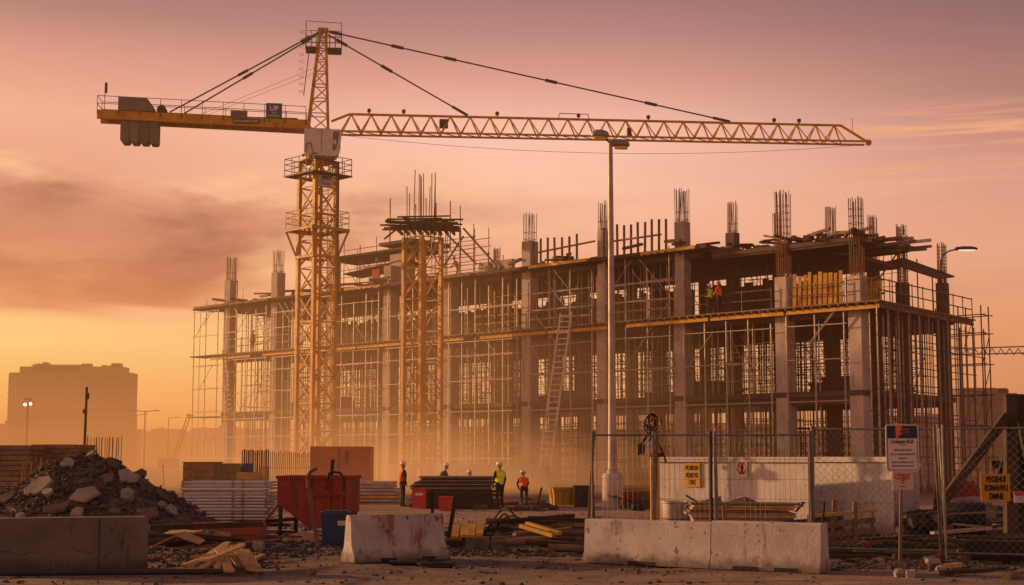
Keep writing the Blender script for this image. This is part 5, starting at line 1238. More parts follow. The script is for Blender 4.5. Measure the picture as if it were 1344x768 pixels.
# ------------------------------------------------------------------ left middle ground
# stack of pale mesh panels
a, b_ = gnd(236, 688), gnd(352, 688); cxy = (a + b_) / 2; W_ = (b_ - a).length
proto = None; dzp = (at(295, 631, cxy.y).z - .1) / 12.6
for k in range(13):
    z = .06 + k * dzp
    lab = 'pale mesh panel in the neat stack right of the rubble heap'
    if proto is None:
        proto = thing('mesh_panel', lab, 'panel', (cxy.x, cxy.y + .7, z), 0, 'pale mesh panels in the stack')
        for y in (-.72, .72): MB().tube((-W_ / 2, y, 0), (W_ / 2, y, 0), .038, 6).build('frame_rail', 'cab_white', proto)
        for x in (-W_ / 2, W_ / 2, .25, .55): MB().tube((x, -.74, 0), (x, .74, 0), .03, 6).build('frame_rail', 'pale_scaffold', proto)
        mb = MB()
        for i in range(9): mb.tube((-W_ / 2, -.6 + i * .15, 0), (W_ / 2, -.6 + i * .15, 0), .008, 4)
        mb.build('mesh', 'galv_steel', proto)
        o = proto
    else: o = copy_tree(proto, lab)
    o.location = (cxy.x + rnd.uniform(-.05, .05), cxy.y + .7 + rnd.uniform(-.06, .06), z + (.04 if k > 9 else 0)); o.rotation_euler = (0, 0, rnd.uniform(-.02, .02))
for dx in (.25, .55, -W_ / 2 + .06, W_ / 2 - .08):
    mb = MB()
    for k in range(14): mb.tube((dx - .03, -.76, .03 + k * dzp), (dx + .06, -.78, .10 + k * dzp), .014, 4)
    o = single(mb, 'tie_wire', 'rebar_rust', 'twisted wire ties down the front of the mesh panel stack, %s' % {.25: 'left of the middle pair', .55: 'right of the middle pair'}.get(dx, 'at the left end' if dx < 0 else 'at the right end'), 'wire ties', (cxy.x, cxy.y + .7, 0))
    tag(o, kind='stuff')
# red hopper skip
pL, pR = gnd(362, 706), gnd(462, 706); d_ = pL.y; c = (pL + pR) / 2; W_ = (pR.x - pL.x) * .92; HH = at(410, 627, d_).z
sk = thing('hopper_skip', 'rusty red hopper skip with a tapered base standing on steel legs', 'skip', (c.x, c.y + .9, 0), R(-6))
hw = W_ / 2
pr = [(-hw, .86), (-hw, HH), (hw, HH), (hw, .62), (hw * .55, .25), (-hw * .05, .22)]
mb = MB(); yy = .85
# open-topped shell: outer walls and an inner lining
n = len(pr)
mb.add([(x, -yy, z) for x, z in pr] + [(x, yy, z) for x, z in pr], [tuple(range(n))[::-1], tuple(range(n, 2 * n))] + [(i, (i + 1) % n, n + (i + 1) % n, n + i) for i in range(n) if i != 1])
inn = [(-hw + .05, .9), (-hw + .05, HH), (hw - .05, HH), (hw - .05, .66), (hw * .5, .32), (0, .3)]
mb.add([(x, -yy + .05, z) for x, z in inn] + [(x, yy - .05, z) for x, z in inn], [tuple(range(n)), tuple(range(n, 2 * n))[::-1]] + [(i, n + i, n + (i + 1) % n, (i + 1) % n) for i in range(n) if i != 1])
mb.build('hopper', 'red_skip', sk)
mb = MB()
for y in (-yy, yy): mb.beam((-hw - .03, y, HH), (hw + .03, y, HH), .09, .08)
for x in (-hw, hw): mb.beam((x, -yy + .05, HH + .003), (x, yy - .05, HH + .003), .08, .085)
mb.build('rim', 'red_skip', sk)
for x in (-hw * .05, hw * .52, hw * .9): MB().beam((x, -yy - .035, max(.3, .5)), (x, -yy - .035, HH - .05), .09, .06).build('rib', 'red_skip', sk)
MB().beam((-hw * .05, -yy - .06, HH * .72), (hw, -yy - .06, HH * .74), .05, .1).build('rib', 'red_skip', sk)
for x in (-hw + .08, hw - .1):
    for y in (-yy + .05, yy - .05): MB().beam((x, y, 0), (x, y, .95), .09).build('leg', 'dark_steel', sk)
MB().path([(hw * .5, -yy - .05, HH - .3), (hw * .5, -yy - .05, HH + .08), (hw * .6, -yy - .05, HH + .15), (hw * .85, -yy - .05, HH + .12), (hw * .95, -yy - .05, HH), (hw * .95, -yy - .05, HH - .35)], .03, 6).build('lifting_loop', 'dark_steel', sk)
MB().beam((hw * .3, .2, HH - .1), (hw * .33, .25, HH + .45), .09, .03).build('handle_flap', 'dark_steel', sk)
# leaning bars and hook post beside it
def lean(pxa, pya, pxb, pyb, dy, r, label, m, nm='bar', sq=False):
    a = gnd(pxa, pya); b_ = at(pxb, pyb, a.y + dy); mb = MB()
    if sq: mb.beam((0, 0, 0), b_ - a, r * 2, r * 2)
    else: mb.tube((0, 0, 0), b_ - a, r, 7)
    return single(mb, nm, m, label, nm.replace('_', ' '), tuple(a))
lean(331, 703, 387, 637, .5, .035, 'rusty bar leaning against the left side of the red hopper skip', 'rebar_rust', 'steel_bar')
a = gnd(417, 719); b_ = at(405, 640, a.y + .25) - a
t_ = thing('hook_post', 'wooden post with a bent iron hook leaning on the front of the red hopper skip', 'post', tuple(a))
MB().beam((0, 0, 0), b_ * .75, .085, .085).build('post', 'timber', t_)
MB().beam(b_ * .45, b_ * 1.0, .11, .03).build('strap', 'rebar_rust', t_); bb = b_ * 1.0
MB().path([bb, bb + Vector((-.03, 0, .2)), bb + Vector((.02, 0, .34)), bb + Vector((.14, 0, .42)), bb + Vector((.18, 0, .39))], .04, 7).build('hook', 'rebar_rust', t_)
# blue bin
p = gnd(438, 717); t_ = thing('blue_bin', 'dark blue plastic bin with a lid and white label beside the red skip', 'bin', tuple(p + Vector((0, .3, 0))), R(6))
Hb = at(438, 671, p.y).z; MB().box((0, 0, Hb * .45), (.56, .56, Hb * .9), taper=1.16).build('body', 'blue_bin', t_)
MB().box((0, 0, Hb * .93), (.70, .70, Hb * .07)).box((0, .02, Hb * .985), (.6, .6, Hb * .05), taper=.9).build('lid', 'blue_bin', t_)
MB().box((.18, -.328, Hb * .66), (.26, .012, .11), rot=Matrix.Rotation(R(4), 3, 'X')).build('sticker', 'sign_white', t_)
MB().tube((-.2, .27, .06), (.2, .27, .06), .07, 10).build('axle', 'black_rubber', t_)

# ---- boards and bits
def board(pxa, pya, pxb, pyb, w_, tk, label, m, za=.06, zb_=.06, grp=None, nm='plank', roll=0.0):
    a, b_ = gnd(pxa, pya, za), gnd(pxb, pyb, zb_); c = (a + b_) / 2; mb = MB().beam(a - c, b_ - c, w_, tk)
    return single(mb, nm, m, label, nm.replace('_', ' '), tuple(c), group=grp)
G1 = 'pale planks in the loose pile at front left'
pl_ = [(240, 742, 296, 722, .10, 'thin board at the left rim of the front left pile', .06, .2), (284, 748, 296, 715, .11, 'thin board lying along the middle of the front left pile', .08, .40), (252, 730, 330, 726, .12, 'level board lying across the back of the front left pile', .26, .34), (322, 738, 345, 728, .12, 'short offcut at the right rim of the front left pile', .05, .12), (250, 744, 299, 712, .13, 'pale plank fanned out at the left of the front left pile', .10, .28), (262, 747, 318, 714, .13, 'second pale plank from the left in the front left pile', .10, .36), (271, 735, 318, 716, .12, 'plank crossing in the middle of the front left pile', .42, .48),
  (301, 750, 289, 722, .17, 'short plank pointing at the viewer in the front left pile', .06, .32), (318, 745, 300, 718, .17, 'second plank pointing at the viewer in the front left pile', .06, .34), (331, 748, 308, 716, .18, 'bright orange lit plank at the right of the front left pile', .06, .36), (338, 746, 322, 722, .14, 'rightmost plank of the front left pile', .05, .30)]
for px0, py0, px1, py1, w_, lab, z0, z1 in pl_: board(px0, py0, px1, py1, w_, .035, lab, 'pale_timber', z0, z1, G1)
def sheet(px, py, pts, faces, label, m='pale_timber', tk=.02, dz=0):
    n = len(pts); vs = list(pts) + [(x, y, z - tk) for x, y, z in pts]
    fs = [f for f in faces] + [tuple(i + n for i in f[::-1]) for f in faces]
    ed = {}
    for f in faces:
        for i in range(len(f)): ed[(f[i], f[(i + 1) % len(f)])] = 1
    fs += [(i, j, j + n, i + n) for (i, j) in ed if (j, i) not in ed]
    return single(MB().add(vs, fs), 'plywood_sheet', m, label, 'sheet', tuple(gnd(px, py) + Vector((0, 0, dz))))
sheet(238, 728, [(-.75, -.25, .10), (-.05, -.35, .42), (.42, -.30, .24), (.40, .42, .28), (-.02, .40, .46), (-.62, .35, .16)], [(0, 1, 4, 5), (1, 2, 3, 4)], 'buckled orange lit plywood sheet left of the front plank pile')
sheet(262, 718, [(-.8, -.2, .30), (.1, -.25, .36), (.75, -.15, .22), (.6, .4, .3), (-.7, .45, .38)], [(0, 1, 2, 3, 4)], 'splintered flat board lying behind the buckled sheet at front left', tk=.03)
GL = 'dark boards lying in the debris left of the red skip'
r2 = random.Random(14)
for i in range(46):
    px, py = r2.uniform(198, 350), r2.uniform(694, 724); p = gnd(px, py); L = r2.uniform(.6, 2.4); a_ = r2.gauss(0, .35)
    dv = Vector((math.cos(a_), math.sin(a_), r2.uniform(-.08, .08))) * L / 2
    single(MB().beam(-dv, dv, r2.uniform(.07, .2), r2.uniform(.03, .09)), 'scrap_board', r2.choice(['dark_timber', 'timber', 'dark_timber', 'rebar_rust']), 'dark board lying in the debris between the rubble heap and the red skip', 'board', tuple(p + Vector((0, 0, .06 + abs(dv.z) + r2.uniform(0, .22)))), group=GL)
board(196, 693, 345, 688, .12, .12, 'long dark beam lying behind the debris at left', 'dark_timber', .45, .5, nm='timber_beam')
single(MB().box((0, 0, .22), (1.6, .5, .4)).box((0, 0, .44), (1.64, .54, .05)), 'steel_box', 'panel_redbrown', 'dark reddish box among the debris left of the skip', 'box', tuple(gnd(300, 712)))
p = gnd(273, 718); single(MB().chunk((0, 0, .18), (.34, .3, .26), seed=5, jag=.2), 'concrete_chunk', 'rubble_pale', 'pale lump with a lit top beside the buckled plywood sheets', 'concrete chunk', tuple(p + Vector((0, 0, .18))))
p = gnd(339, 724); single(MB().chunk((0, 0, .1), (.22, .2, .2), seed=6, jag=.2), 'concrete_chunk', 'white_paint', 'small whitish lump right of the front left planks', 'concrete chunk', tuple(p))
p = gnd(360, 713); single(MB().lathe((0, 0, 0), [(.55, 0), (.4, .1), (.15, .18), (.01, .2)], 14), 'sand_mound', 'pale_timber', 'small ochre mound of sand under the red hopper skip', 'sand', tuple(gnd(398, 709)))
lean(215, 640, 214, 610, 0, .045, 'dark stake leaning at the right edge of the rubble heap', 'dark_timber', 'stake')
o = lean(208, 690, 211, 637, .1, .035, 'thin brown pole standing at the right of the rubble heap', 'timber', 'pole')
# things further back on the left
Yd = 66; a, b_ = at(-40, 600, Yd), at(98, 600, Yd)
def slatted(px0, px1, py0, Yd, label, m='dark_timber', dep=3.0, nslat=12, nm='timber_stack'):
    a, b_ = at(px0, 600, Yd).x, at(px1, 600, Yd).x; zt_ = at((px0 + px1) / 2, py0, Yd).z; t_ = thing(nm, label, 'stack', ((a + b_) / 2, Yd + dep / 2, 0)); w_ = b_ - a
    for k in range(nslat):
        z = zt_ * (k + .5) / nslat; MB().box((rnd.uniform(-.06, .06), rnd.uniform(-.03, .03), z), (w_, dep, zt_ / nslat * .86)).build('layer', m, t_)
    mb = MB()
    for k in range(nslat - 1):
        for q in (-.4, -.1, .2, .42): mb.box((q * w_, 0, zt_ * (k + 1) / nslat), (.14, dep - .1, zt_ / nslat * .16))
    mb.build('spacers', 'dark_timber', t_); return t_
slatted(-60, 40, 584, 60, 'long brown stack of formwork timber at the far left edge', 'timber')
slatted(42, 100, 583, 62, 'brown timber stack right of the longer one, behind the rubble heap', 'timber', nslat=13)
Yd = 50; x0, x1 = at(28, 600, Yd).x, at(70, 600, Yd).x; t_ = thing('rebar_mats', 'upright bundle of thin rusty bars leaning on the timber stacks', 'rebar', ((x0 + x1) / 2, Yd, 0)); 
for i in range(16): x = (x1 - x0) * (i / 15 - .5); MB().tube((x, 0, 0), (x + rnd.uniform(-.05, .05), .4, at(50, rnd.uniform(600, 612), Yd).z), .022, 4).build('bar', 'rebar_rust', t_)
MB().tube(((x0 - x1) / 2, -.05, .8), ((x1 - x0) / 2, -.05, .85), .02, 4).build('tie_bar', 'rebar_rust', t_)
Yd = 80; x0, x1 = at(116, 600, Yd).x, at(158, 600, Yd).x; t_ = thing('starter_bars', 'row of upright bars in a mat behind the crest of the rubble heap', 'rebar', ((x0 + x1) / 2, Yd, 0))
for i in range(15): x = (x1 - x0) * (i / 14 - .5); MB().tube((x, rnd.uniform(-.3, .3), 0), (x, rnd.uniform(-.3, .3), at(137, 573.5, Yd).z + rnd.uniform(-.05, .02)), .022 if i % 3 else .035, 5).build('bar', 'rebar_rust', t_)
MB().beam(((x0 - x1) / 2, 0, .5), ((x1 - x0) / 2, 0, .5), .6, .2).build('base', 'dark_timber', t_)
# boxes, formwork bin with blue sack, long red-brown hoarding and bar fence near the crane foot
def crate(px0, px1, py0, Yd, dep, label, m='timber', lines=6, nm='crate'):
    a, b_ = at(px0, 600, Yd).x, at(px1, 600, Yd).x; zt_ = at((px0 + px1) / 2, py0, Yd).z; t_ = thing(nm, label, 'crate', ((a + b_) / 2, Yd + dep / 2, 0)); w_ = b_ - a
    MB().box((0, 0, zt_ / 2), (w_, dep, zt_)).build('body', m, t_)
    for k in range(lines): MB().box((0, -dep / 2 - .02, zt_ * (k + .5) / lines), (w_ + .02, .04, zt_ / lines * .8)).build('board', m, t_)
    MB().box((0, 0, zt_ + .03), (w_ + .08, dep + .06, .06)).build('lid', m, t_)
    return t_
crate(241, 280, 608, 72, 2.2, 'brown timber crate just left of the formwork bin', 'timber', 5)
crate(281, 311, 610, 75, 2.2, 'lower brown crate close against the formwork bin', 'timber', 4)
Yd = 66; x0, x1 = at(312, 600, Yd).x, at(347, 600, Yd).x; xc = (x0 + x1) / 2; wb = x1 - x0; t_ = thing('formwork_bin', 'pale wooden formwork bin with upright bars rising behind it', 'bin', (xc, Yd + .6, 0))
zt_ = at(330, 620, Yd).z; MB().box((-.1, 0, zt_ / 2), (wb - .2, 1.2, zt_)).build('body', 'pale_timber', t_); MB().box((wb * .42, .1, at(330, 612, Yd).z / 2), (.22, 1.2, at(330, 612, Yd).z)).build('side_panel', 'pale_timber', t_)
for k in range(4): MB().box((-.1, -.63, zt_ * (k + .5) / 4), (wb - .15, .04, zt_ / 4 * .85)).build('board', 'pale_timber', t_)
for i in range(13): x = wb * (i / 12 - .5); MB().tube((x, .5, .1), (x, .5, at(330, 590, Yd).z + rnd.uniform(-.06, .03)), .045 if i % 2 else .03, 5).build('bar', 'rebar_rust', t_)
mb = MB().chunk((0, 0, 0), (.52, .5, .42), seed=3, jag=.16); single(mb, 'blue_sack', 'blue_bin', 'dark blue sack lying on top of the formwork bin', 'sack', (at(323, 600, Yd).x, Yd + .3, zt_ + .17))
Yd = 78; x0, x1, x2 = at(407, 600, Yd).x, at(447, 600, Yd).x, at(485, 600, Yd).x; zt_ = at(445, 586, Yd).z; t_ = thing('site_container', 'large flat red-brown container behind the red hopper skip', 'container', ((x0 + x2) / 2, Yd + 1.2, 0)); wc = x2 - x0
MB().box((0, 0, zt_ / 2), (wc, 2.4, zt_)).build('body', 'panel_redbrown', t_)
for k in range(5): MB().box((-.0, -1.21, zt_ * (k + .5) / 5), (wc - .06, .02, zt_ / 5 - .025)).build('side_board', 'panel_redbrown', t_)
MB().box((-.04, -1.24, zt_ / 2), (.05, .02, zt_ - .05)).build('joint', 'dark_timber', t_); MB().box((wc * .12, -1.27, zt_ * .78), (.12, .08, .7)).build('latch', 'dark_steel', t_)
Yd = 84; x0, x1 = at(350, 600, Yd).x, at(408, 600, Yd).x; t_ = thing('rebar_fence', 'hazy row of upright bars between the formwork bin and the container', 'rebar', ((x0 + x1) / 2, Yd, 0))
for i in range(24): x = (x1 - x0) * (i / 23 - .5); MB().tube((x, 0, 0), (x, 0, at(380, 592, Yd).z + rnd.uniform(-.15, .05)), .03, 4).build('bar', 'rebar_rust', t_)
for z in (.5, 1.4): MB().tube(((x0 - x1) / 2, -.04, z), ((x1 - x0) / 2, -.04, z), .02, 4).build('tie_bar', 'rebar_rust', t_)
# white pipes / planks stack behind the centre barrier
Yd0 = gnd(490, 661).y
for k in range(6):
    c = gnd(494, 658.5 - k * .2); single(MB().box((0, .9, .09 + k * .155), (rnd.uniform(2.0, 2.5), 1.6, .12)), 'board_bundle', 'pale_scaffold' if k != 1 else 'pale_timber', 'flat pale board layer stacked left of the person by the red box', 'boards', (c.x + rnd.uniform(-.12, .12), Yd0 + 1.2, 0), group='pale boards stacked left of the orange vest')
# dark sheet stack
Y0 = gnd(600, 667).y; x0, x1 = at(534, 600, Y0).x, at(660, 600, Y0).x; r2 = random.Random(77)
for k in range(17):
    L = (x1 - x0) * r2.uniform(.78, 1.0) * (1 if k < 12 else .96); single(MB().box((0, 0, 0), (L, 2.2, r2.uniform(.03, .06)), r2.uniform(-.02, .02)), 'steel_sheet', r2.choice(['dark_steel', 'dark_timber', 'dark_steel', 'galv_steel']) if k != 16 else 'galv_steel', 'dark sheet in the broad stack between the standing workers', 'sheet', ((x0 + x1) / 2 + r2.uniform(-.12, .12), Y0 + 1.2, .06 + k * .072), group='dark sheets in the broad stack')
def redbox(px0, px1, py0, py1, label, lid=True):
    Yd = gnd((px0 + px1) / 2, py1).y; a, b_ = at(px0, 600, Yd).x, at(px1, 600, Yd).x; zt_ = at(px0, py0, Yd).z; t_ = thing('red_box', label, 'box', ((a + b_) / 2, Yd + .3, 0), R(-4)); w_ = b_ - a
    MB().box((0, 0, zt_ * .46), (w_ * .92, .6, zt_ * .92)).build('body', 'red_box', t_); MB().box((0, 0, zt_ * .955), (w_, .66, zt_ * .09)).build('lid', 'red_box', t_)
    if lid: MB().box((.0, -.306, zt_ * .70), (w_ * .5, .01, zt_ * .12)).build('sticker', 'sign_white', t_)
redbox(541, 561, 641, 667, 'bright red box on the ground beside the person in orange'); redbox(576, 598, 652, 670, 'low red box in front of the dark sheet stack', False)
# yellow skip and dark box
Yd = gnd(740, 665).y; a, b_ = at(723, 600, Yd).x, at(757, 600, Yd).x; zt_ = at(740, 641, Yd).z; t_ = thing('yellow_skip', 'small worn yellow skip left of the lamp post', 'skip', ((a + b_) / 2, Yd + .7, 0), R(8))
w_ = b_ - a; MB().prism([(-w_ / 2 + .06, .06), (-w_ / 2, zt_), (w_ / 2, zt_), (w_ / 2 - .06, .06)], (1, 0, 0), (0, 0, 1), (0, 1.3, 0), c=(0, -.65, 0)).build('body', 'skip_yellow', t_); MB().beam((-w_ / 2 - .03, -.67, zt_), (w_ / 2 + .03, -.67, zt_), .08, .09).build('rim', 'skip_yellow', t_)
for i in range(4): x = w_ * (i / 3 - .5) * .88; MB().beam((x, -.68, .1), (x, -.68, zt_ - .05), .05, .04).build('rib', 'skip_yellow', t_)
Yd = gnd(765, 666).y; single(MB().box((0, 0, .4), (.8, .9, .8)).box((0, 0, .83), (.86, .96, .06)).box((0, -.47, .5), (.5, .04, .1)), 'tool_box', 'dark_steel', 'dark tool box touching the yellow skip on its right', 'box', tuple(gnd(767, 666) + Vector((0, .5, 0))))
G = 'pale rubble bits beyond the yellow skip'
r2 = random.Random(3)
for i in range(34):
    px, py = r2.choice([r2.uniform(690, 725), r2.uniform(600, 720)]), r2.uniform(656, 671); p = gnd(px, py); s_ = r2.uniform(.12, .4)
    single(MB().chunk((0, 0, s_ * .15), (s_ * 1.5, s_, s_ * .5), seed=i, jag=.25), 'concrete_chunk', r2.choice(['rubble_pale', 'rubble', 'dark_timber']), 'broken bit on the ground between the sheet stack and the yellow skip', 'concrete chunk', tuple(p), group='broken bits between the sheet stack and the yellow skip')
lean(704, 668, 711, 640, .2, .04, 'dark stick leaning left of the yellow skip', 'dark_timber', 'stick')
# centre debris: cut lumber, cables, log pile, stakes
lean(588, 712, 598, 651, .1, .05, 'dark iron stake leaning just right of the red streaked barrier', 'black_paint', 'stake', True)
lean(568, 690, 567, 645, 0, .045, 'short dark stake behind the red streaked barrier', 'black_paint', 'stake', True)
for i, (px, py) in enumerate(((597, 705), (609, 704), (618, 704), (629, 702))):
    a_, b2 = at(px, py, 34.0), at(px + 2, py - 15.5, 35.1); c_ = (a_ + b2) / 2; single(MB().beam(a_ - c_, b2 - c_, .17 if i != 1 else .19, .06), 'plank', 'yellow_board', 'lit yellow board end-on in the short row right of the barrier, %s' % ('leftmost', 'second from left', 'third from left', 'rightmost')[i], 'plank', tuple(c_), group='lit yellow boards in the short row')
single(MB().box((0, 0, .06), (.9, .9, .12)).box((0, .42, .2), (.9, .1, .18)), 'timber_bearer', 'dark_timber', 'dark bearer under the short row of lit boards', 'timber', tuple(at(613, 600, 34.6) - Vector((0, 0, 2.0))))
r2 = random.Random(9)
for i, (xa, ya, xb, yb, hh, Yd) in enumerate(((641, 702, 688, 694, 30, 36.2), (645, 704, 700, 696, 23, 35.9), (650, 703, 676, 698, 26, 36.0), (638, 700, 668, 701, 18, 36.4), (655, 705, 694, 700, 12, 35.6))):
    pts = [at(xa + (xb - xa) * k / 18, ya + (yb - ya) * k / 18 - hh * math.sin(math.pi * (k / 18) ** .85), Yd + .25 * math.sin(k * .4 + i)) for k in range(19)]; p0 = pts[0]
    single(MB().path([q - p0 for q in pts], .02, 6), 'cable', 'rope', 'thick dark cable looping up out of the centre debris pile', 'cable', tuple(p0), group='dark cables looping from the centre debris')
for i, (x0, y0, x1, y1) in enumerate(((684, 690, 727, 703), (692, 687, 735, 700))):
    a_, b2 = at(x0, y0, 32.0 + .3 * i), at(x1, y1, 31.4 + .3 * i); c_ = (a_ + b2) / 2; single(MB().beam(a_ - c_, b2 - c_, .14, .08), 'timber_beam', 'yellow_board', 'long lit yellow timber lying on the centre log pile, %s' % ('nearer one' if i == 0 else 'further one'), 'timber', tuple(c_), group='lit yellow timbers on the centre pile')
r2 = random.Random(31)
for i in range(40):
    px, py = r2.uniform(680, 762), r2.uniform(706, 727); p = gnd(px, py); L = r2.uniform(.9, 2.0); a_ = r2.gauss(.0, .3); z = .07 + max(0, .5 - abs(py - 712) * .03) * r2.random()
    dv = Vector((math.cos(a_), math.sin(a_) * .7, r2.uniform(-.08, .08))) * L / 2
    mb = MB().tube(-dv, dv, r2.uniform(.04, .075), 7) if i % 3 else MB().beam(-dv, dv, r2.uniform(.1, .18), r2.uniform(.05, .1))
    single(mb, 'log', r2.choice(['dark_timber', 'timber', 'timber']), 'brown log or pole in the heap left of the white barriers', 'log', tuple(p + Vector((0, 0, z + abs(dv.z) * .6))), group='logs heaped left of the white barriers')
for i in range(16):
    px, py = r2.uniform(596, 680), r2.uniform(700, 716); p = gnd(px, py); L = r2.uniform(.5, 1.6); a_ = r2.gauss(0, .6); dv = Vector((math.cos(a_), math.sin(a_), r2.uniform(-.1, .1))) * L / 2
    single(MB().beam(-dv, dv, r2.uniform(.06, .14), r2.uniform(.03, .08)), 'scrap_board', r2.choice(['dark_timber', 'rebar_rust', 'timber']), 'dark scrap board in the centre debris under the cables', 'board', tuple(p + Vector((0, 0, .08 + abs(dv.z) + r2.uniform(0, .15)))), group='scrap boards in the centre debris')
for x0, x1, lab in ((610, 644, 'left'), (644, 668, 'right')):
    single(MB().box((0, 0, .14), ((gnd(x1, 722) - gnd(x0, 722)).x - .03, .3, .28), taper=.97), 'kerb_stone', 'rubble', 'flat brown stone block lying before the centre debris, %s one' % lab, 'block', tuple(gnd((x0 + x1) / 2, 722)), rz=R(-3))
p = gnd(747, 705); single(MB().chunk((0, 0, .25), (.26, .2, .26), seed=9), 'concrete_chunk', 'white_paint', 'small pale lump on top of the log heap', 'concrete chunk', tuple(p + Vector((0, 0, .2))))
for i, (px, py) in enumerate(((536, 741), (560, 739), (575, 743))): single(MB().chunk((0, 0, .03), (.7, .35, .08), seed=50 + i, jag=.2), 'slate_flake', 'black_paint', 'flat dark flake on the road below the red streaked barrier', 'flake', tuple(gnd(px, py)), group='dark flakes below the centre barrier')
# ------------------------------------------------------------------ right: hoarding, fences, signs
def panel_wall(px0, px1, py0, py1, Yd0, Yd1, label, npan):
    a = at(px0, 600, Yd0); b_ = at(px1, 600, Yd1); a.z = b_.z = 0; d_ = (b_ - a); L = d_.length; ra = math.atan2(d_.y, d_.x); zt_ = at(px0, py0, Yd0).z
    t_ = thing('hoarding', label, 'hoarding', tuple((a + b_) / 2), ra)
    for k in range(npan):
        x0, x1 = -L / 2 + L * k / npan, -L / 2 + L * (k + 1) / npan; mb = MB(); n_ = max(3, round((x1 - x0) / .22)); pts = []
        for i in range(n_ + 1):
            x = x0 + .01 + (x1 - x0 - .02) * i / n_; pts += [(x, 0), (x + .015, -.012)] if i < n_ else [(x, 0)]
        for i in range(n_): mb.box((x0 + (x1 - x0) * (i + .5) / n_, 0, zt_ / 2), ((x1 - x0) / n_ - .006, .05, zt_ - .02))
        mb.build('panel', 'white_paint', t_)
    MB().box((0, -.03, zt_), (L + .06, .16, .14)).build('capping', 'white_paint', t_); MB().box((0, -.035, zt_ * .42), (L, .03, .05)).build('rail', 'white_paint', t_); MB().box((0, .06, zt_ * .5), (L, .05, .2)).build('back_rail', 'galv_steel', t_)
    return t_, L, zt_, ra
h1, L1_, z1_, ra1 = panel_wall(863, 1064, 603, 690, 43.5, 40.0, 'white panelled hoarding behind the two whitish barriers', 4)
h2, L2_, z2_, ra2 = panel_wall(1068, 1172, 603, 688, 41.5, 39.5, 'white hoarding panel behind the wire fence, right of the slatted crate', 2)
panel_wall(1172, 1204, 612, 690, 40.2, 44, 'short return of white hoarding angled away behind the notice board', 1)
# fence panels with real wire
def fence(P0, P1, hgt, label, kind='mesh', z0=.12, m='galv_steel', cell=.1, grp=None, top=True, wr=.003, post=.024, lean_=0.0):
    P0 = Vector(P0); P1 = Vector(P1); d_ = P1 - P0; L = d_.length; t_ = thing('wire_fence_panel', label, 'fence', tuple(P0), math.atan2(d_.y, d_.x), grp)
    for x in (0, L): MB().tube((x, 0, 0), (x + lean_, 0, hgt + .08), post, 8).build('post', m, t_)
    for z in ([z0, hgt] if top else [z0]): MB().tube((0, 0, z), (L, 0, z), post * .8, 8).build('rail', m, t_)
    mb = MB()
    if kind == 'mesh':
        n_ = int(L / cell)
        for i in range(1, n_): mb.tube((L * i / n_, .0, z0), (L * i / n_, .0, hgt), wr, 4)
        for k in range(1, int((hgt - z0) / (cell * 4))): mb.tube((0, .005, z0 + k * cell * 4), (L, .005, z0 + k * cell * 4), wr, 4)
    else:
        H_ = hgt - z0; k = -H_
        while k < L:
            for s_ in (1, -1):
                a0, a1 = max(0, k), min(L, k + H_)
                if a1 > a0:
                    za, zb_ = (a0 - k), (a1 - k)
                    if s_ < 0: za, zb_ = H_ - za, H_ - zb_
                    mb.tube((a0, .003 * s_, z0 + za), (a1, .003 * s_, z0 + zb_), wr, 4)
            k += cell * 1.5
    o = mb.build('wire_mesh', 'galv_steel', t_); o['kind'] = 'stuff'
    return t_
dF = 30.5
def fp(px, Y=dF): p = at(px, 600, Y); return Vector((p.x, Y, 0))
fence(fp(777, 31.2), fp(857, 30.9), at(815, 571, 31).z, 'mesh fence panel in front of the lamp post plinth', z0=.35)
fence(fp(859, 30.9), fp(931, 30.6), at(890, 571, 30.7).z, 'mesh fence panel in front of the warning sign', z0=.35)
fence(fp(938, 30.6), fp(1063, 30.2), at(1000, 571, 30.4).z, 'wide mesh fence panel in front of the round prohibition sign', z0=.35)
fence(fp(1066, 30.2), fp(1232, 29.0), at(1150, 563, 29.6).z, 'diamond wire fence panel behind the notice board', 'chain', z0=.2, cell=.10, wr=.0026)
fence(fp(1238, 28.6), fp(1420, 27.4), at(1300, 562, 28).z, 'diamond wire fence panel at the right frame edge', 'chain', z0=.2, cell=.10, wr=.0026)
# timber and pale posts along the fence
def post(pxa, pya, pxb, pyb, Yd, r, label, m, nm='fence_post', sq=True):
    a, b_ = at(pxa, pya, Yd), at(pxb, pyb, Yd); a.z = 0 if a.z < .5 else a.z; mb = MB()
    if sq: mb.beam((0, 0, 0), b_ - a, r * 2, r * 2)
    else: mb.tube((0, 0, 0), b_ - a, r, 8)
    return single(mb, nm, m, label, 'post', tuple(a))
post(772, 690, 780, 566, 31.5, .028, 'leaning timber post at the left end of the mesh fence, outer one', 'timber'); post(780, 690, 777, 600, 31.4, .02, 'second timber post crossing behind the left fence end', 'dark_timber')
post(859, 688, 862, 572, 31.2, .026, 'brown timber post between the two left mesh panels', 'timber')
post(934, 690, 933, 566, 30.9, .027, 'brown fence post with a lit left edge behind the barrier joint', 'dark_timber'); post(942, 690, 939, 562, 30.9, .022, 'grey steel post just right of the barrier joint', 'galv_steel', sq=False)
post(1063, 690, 1061, 564, 30.5, .02, 'yellow lit fence post left of the diamond wire panel', 'timber'); post(1068, 690, 1067, 568, 30.4, .022, 'grey post beside the yellow lit one', 'galv_steel', sq=False)
post(1236, 735, 1226, 560, 28.9, .022, 'thin orange lit pole tilted left of the right fence posts', 'timber'); post(1243, 738, 1233, 562, 28.7, .026, 'grey steel fence post right of the tilted pole', 'galv_steel', sq=False)
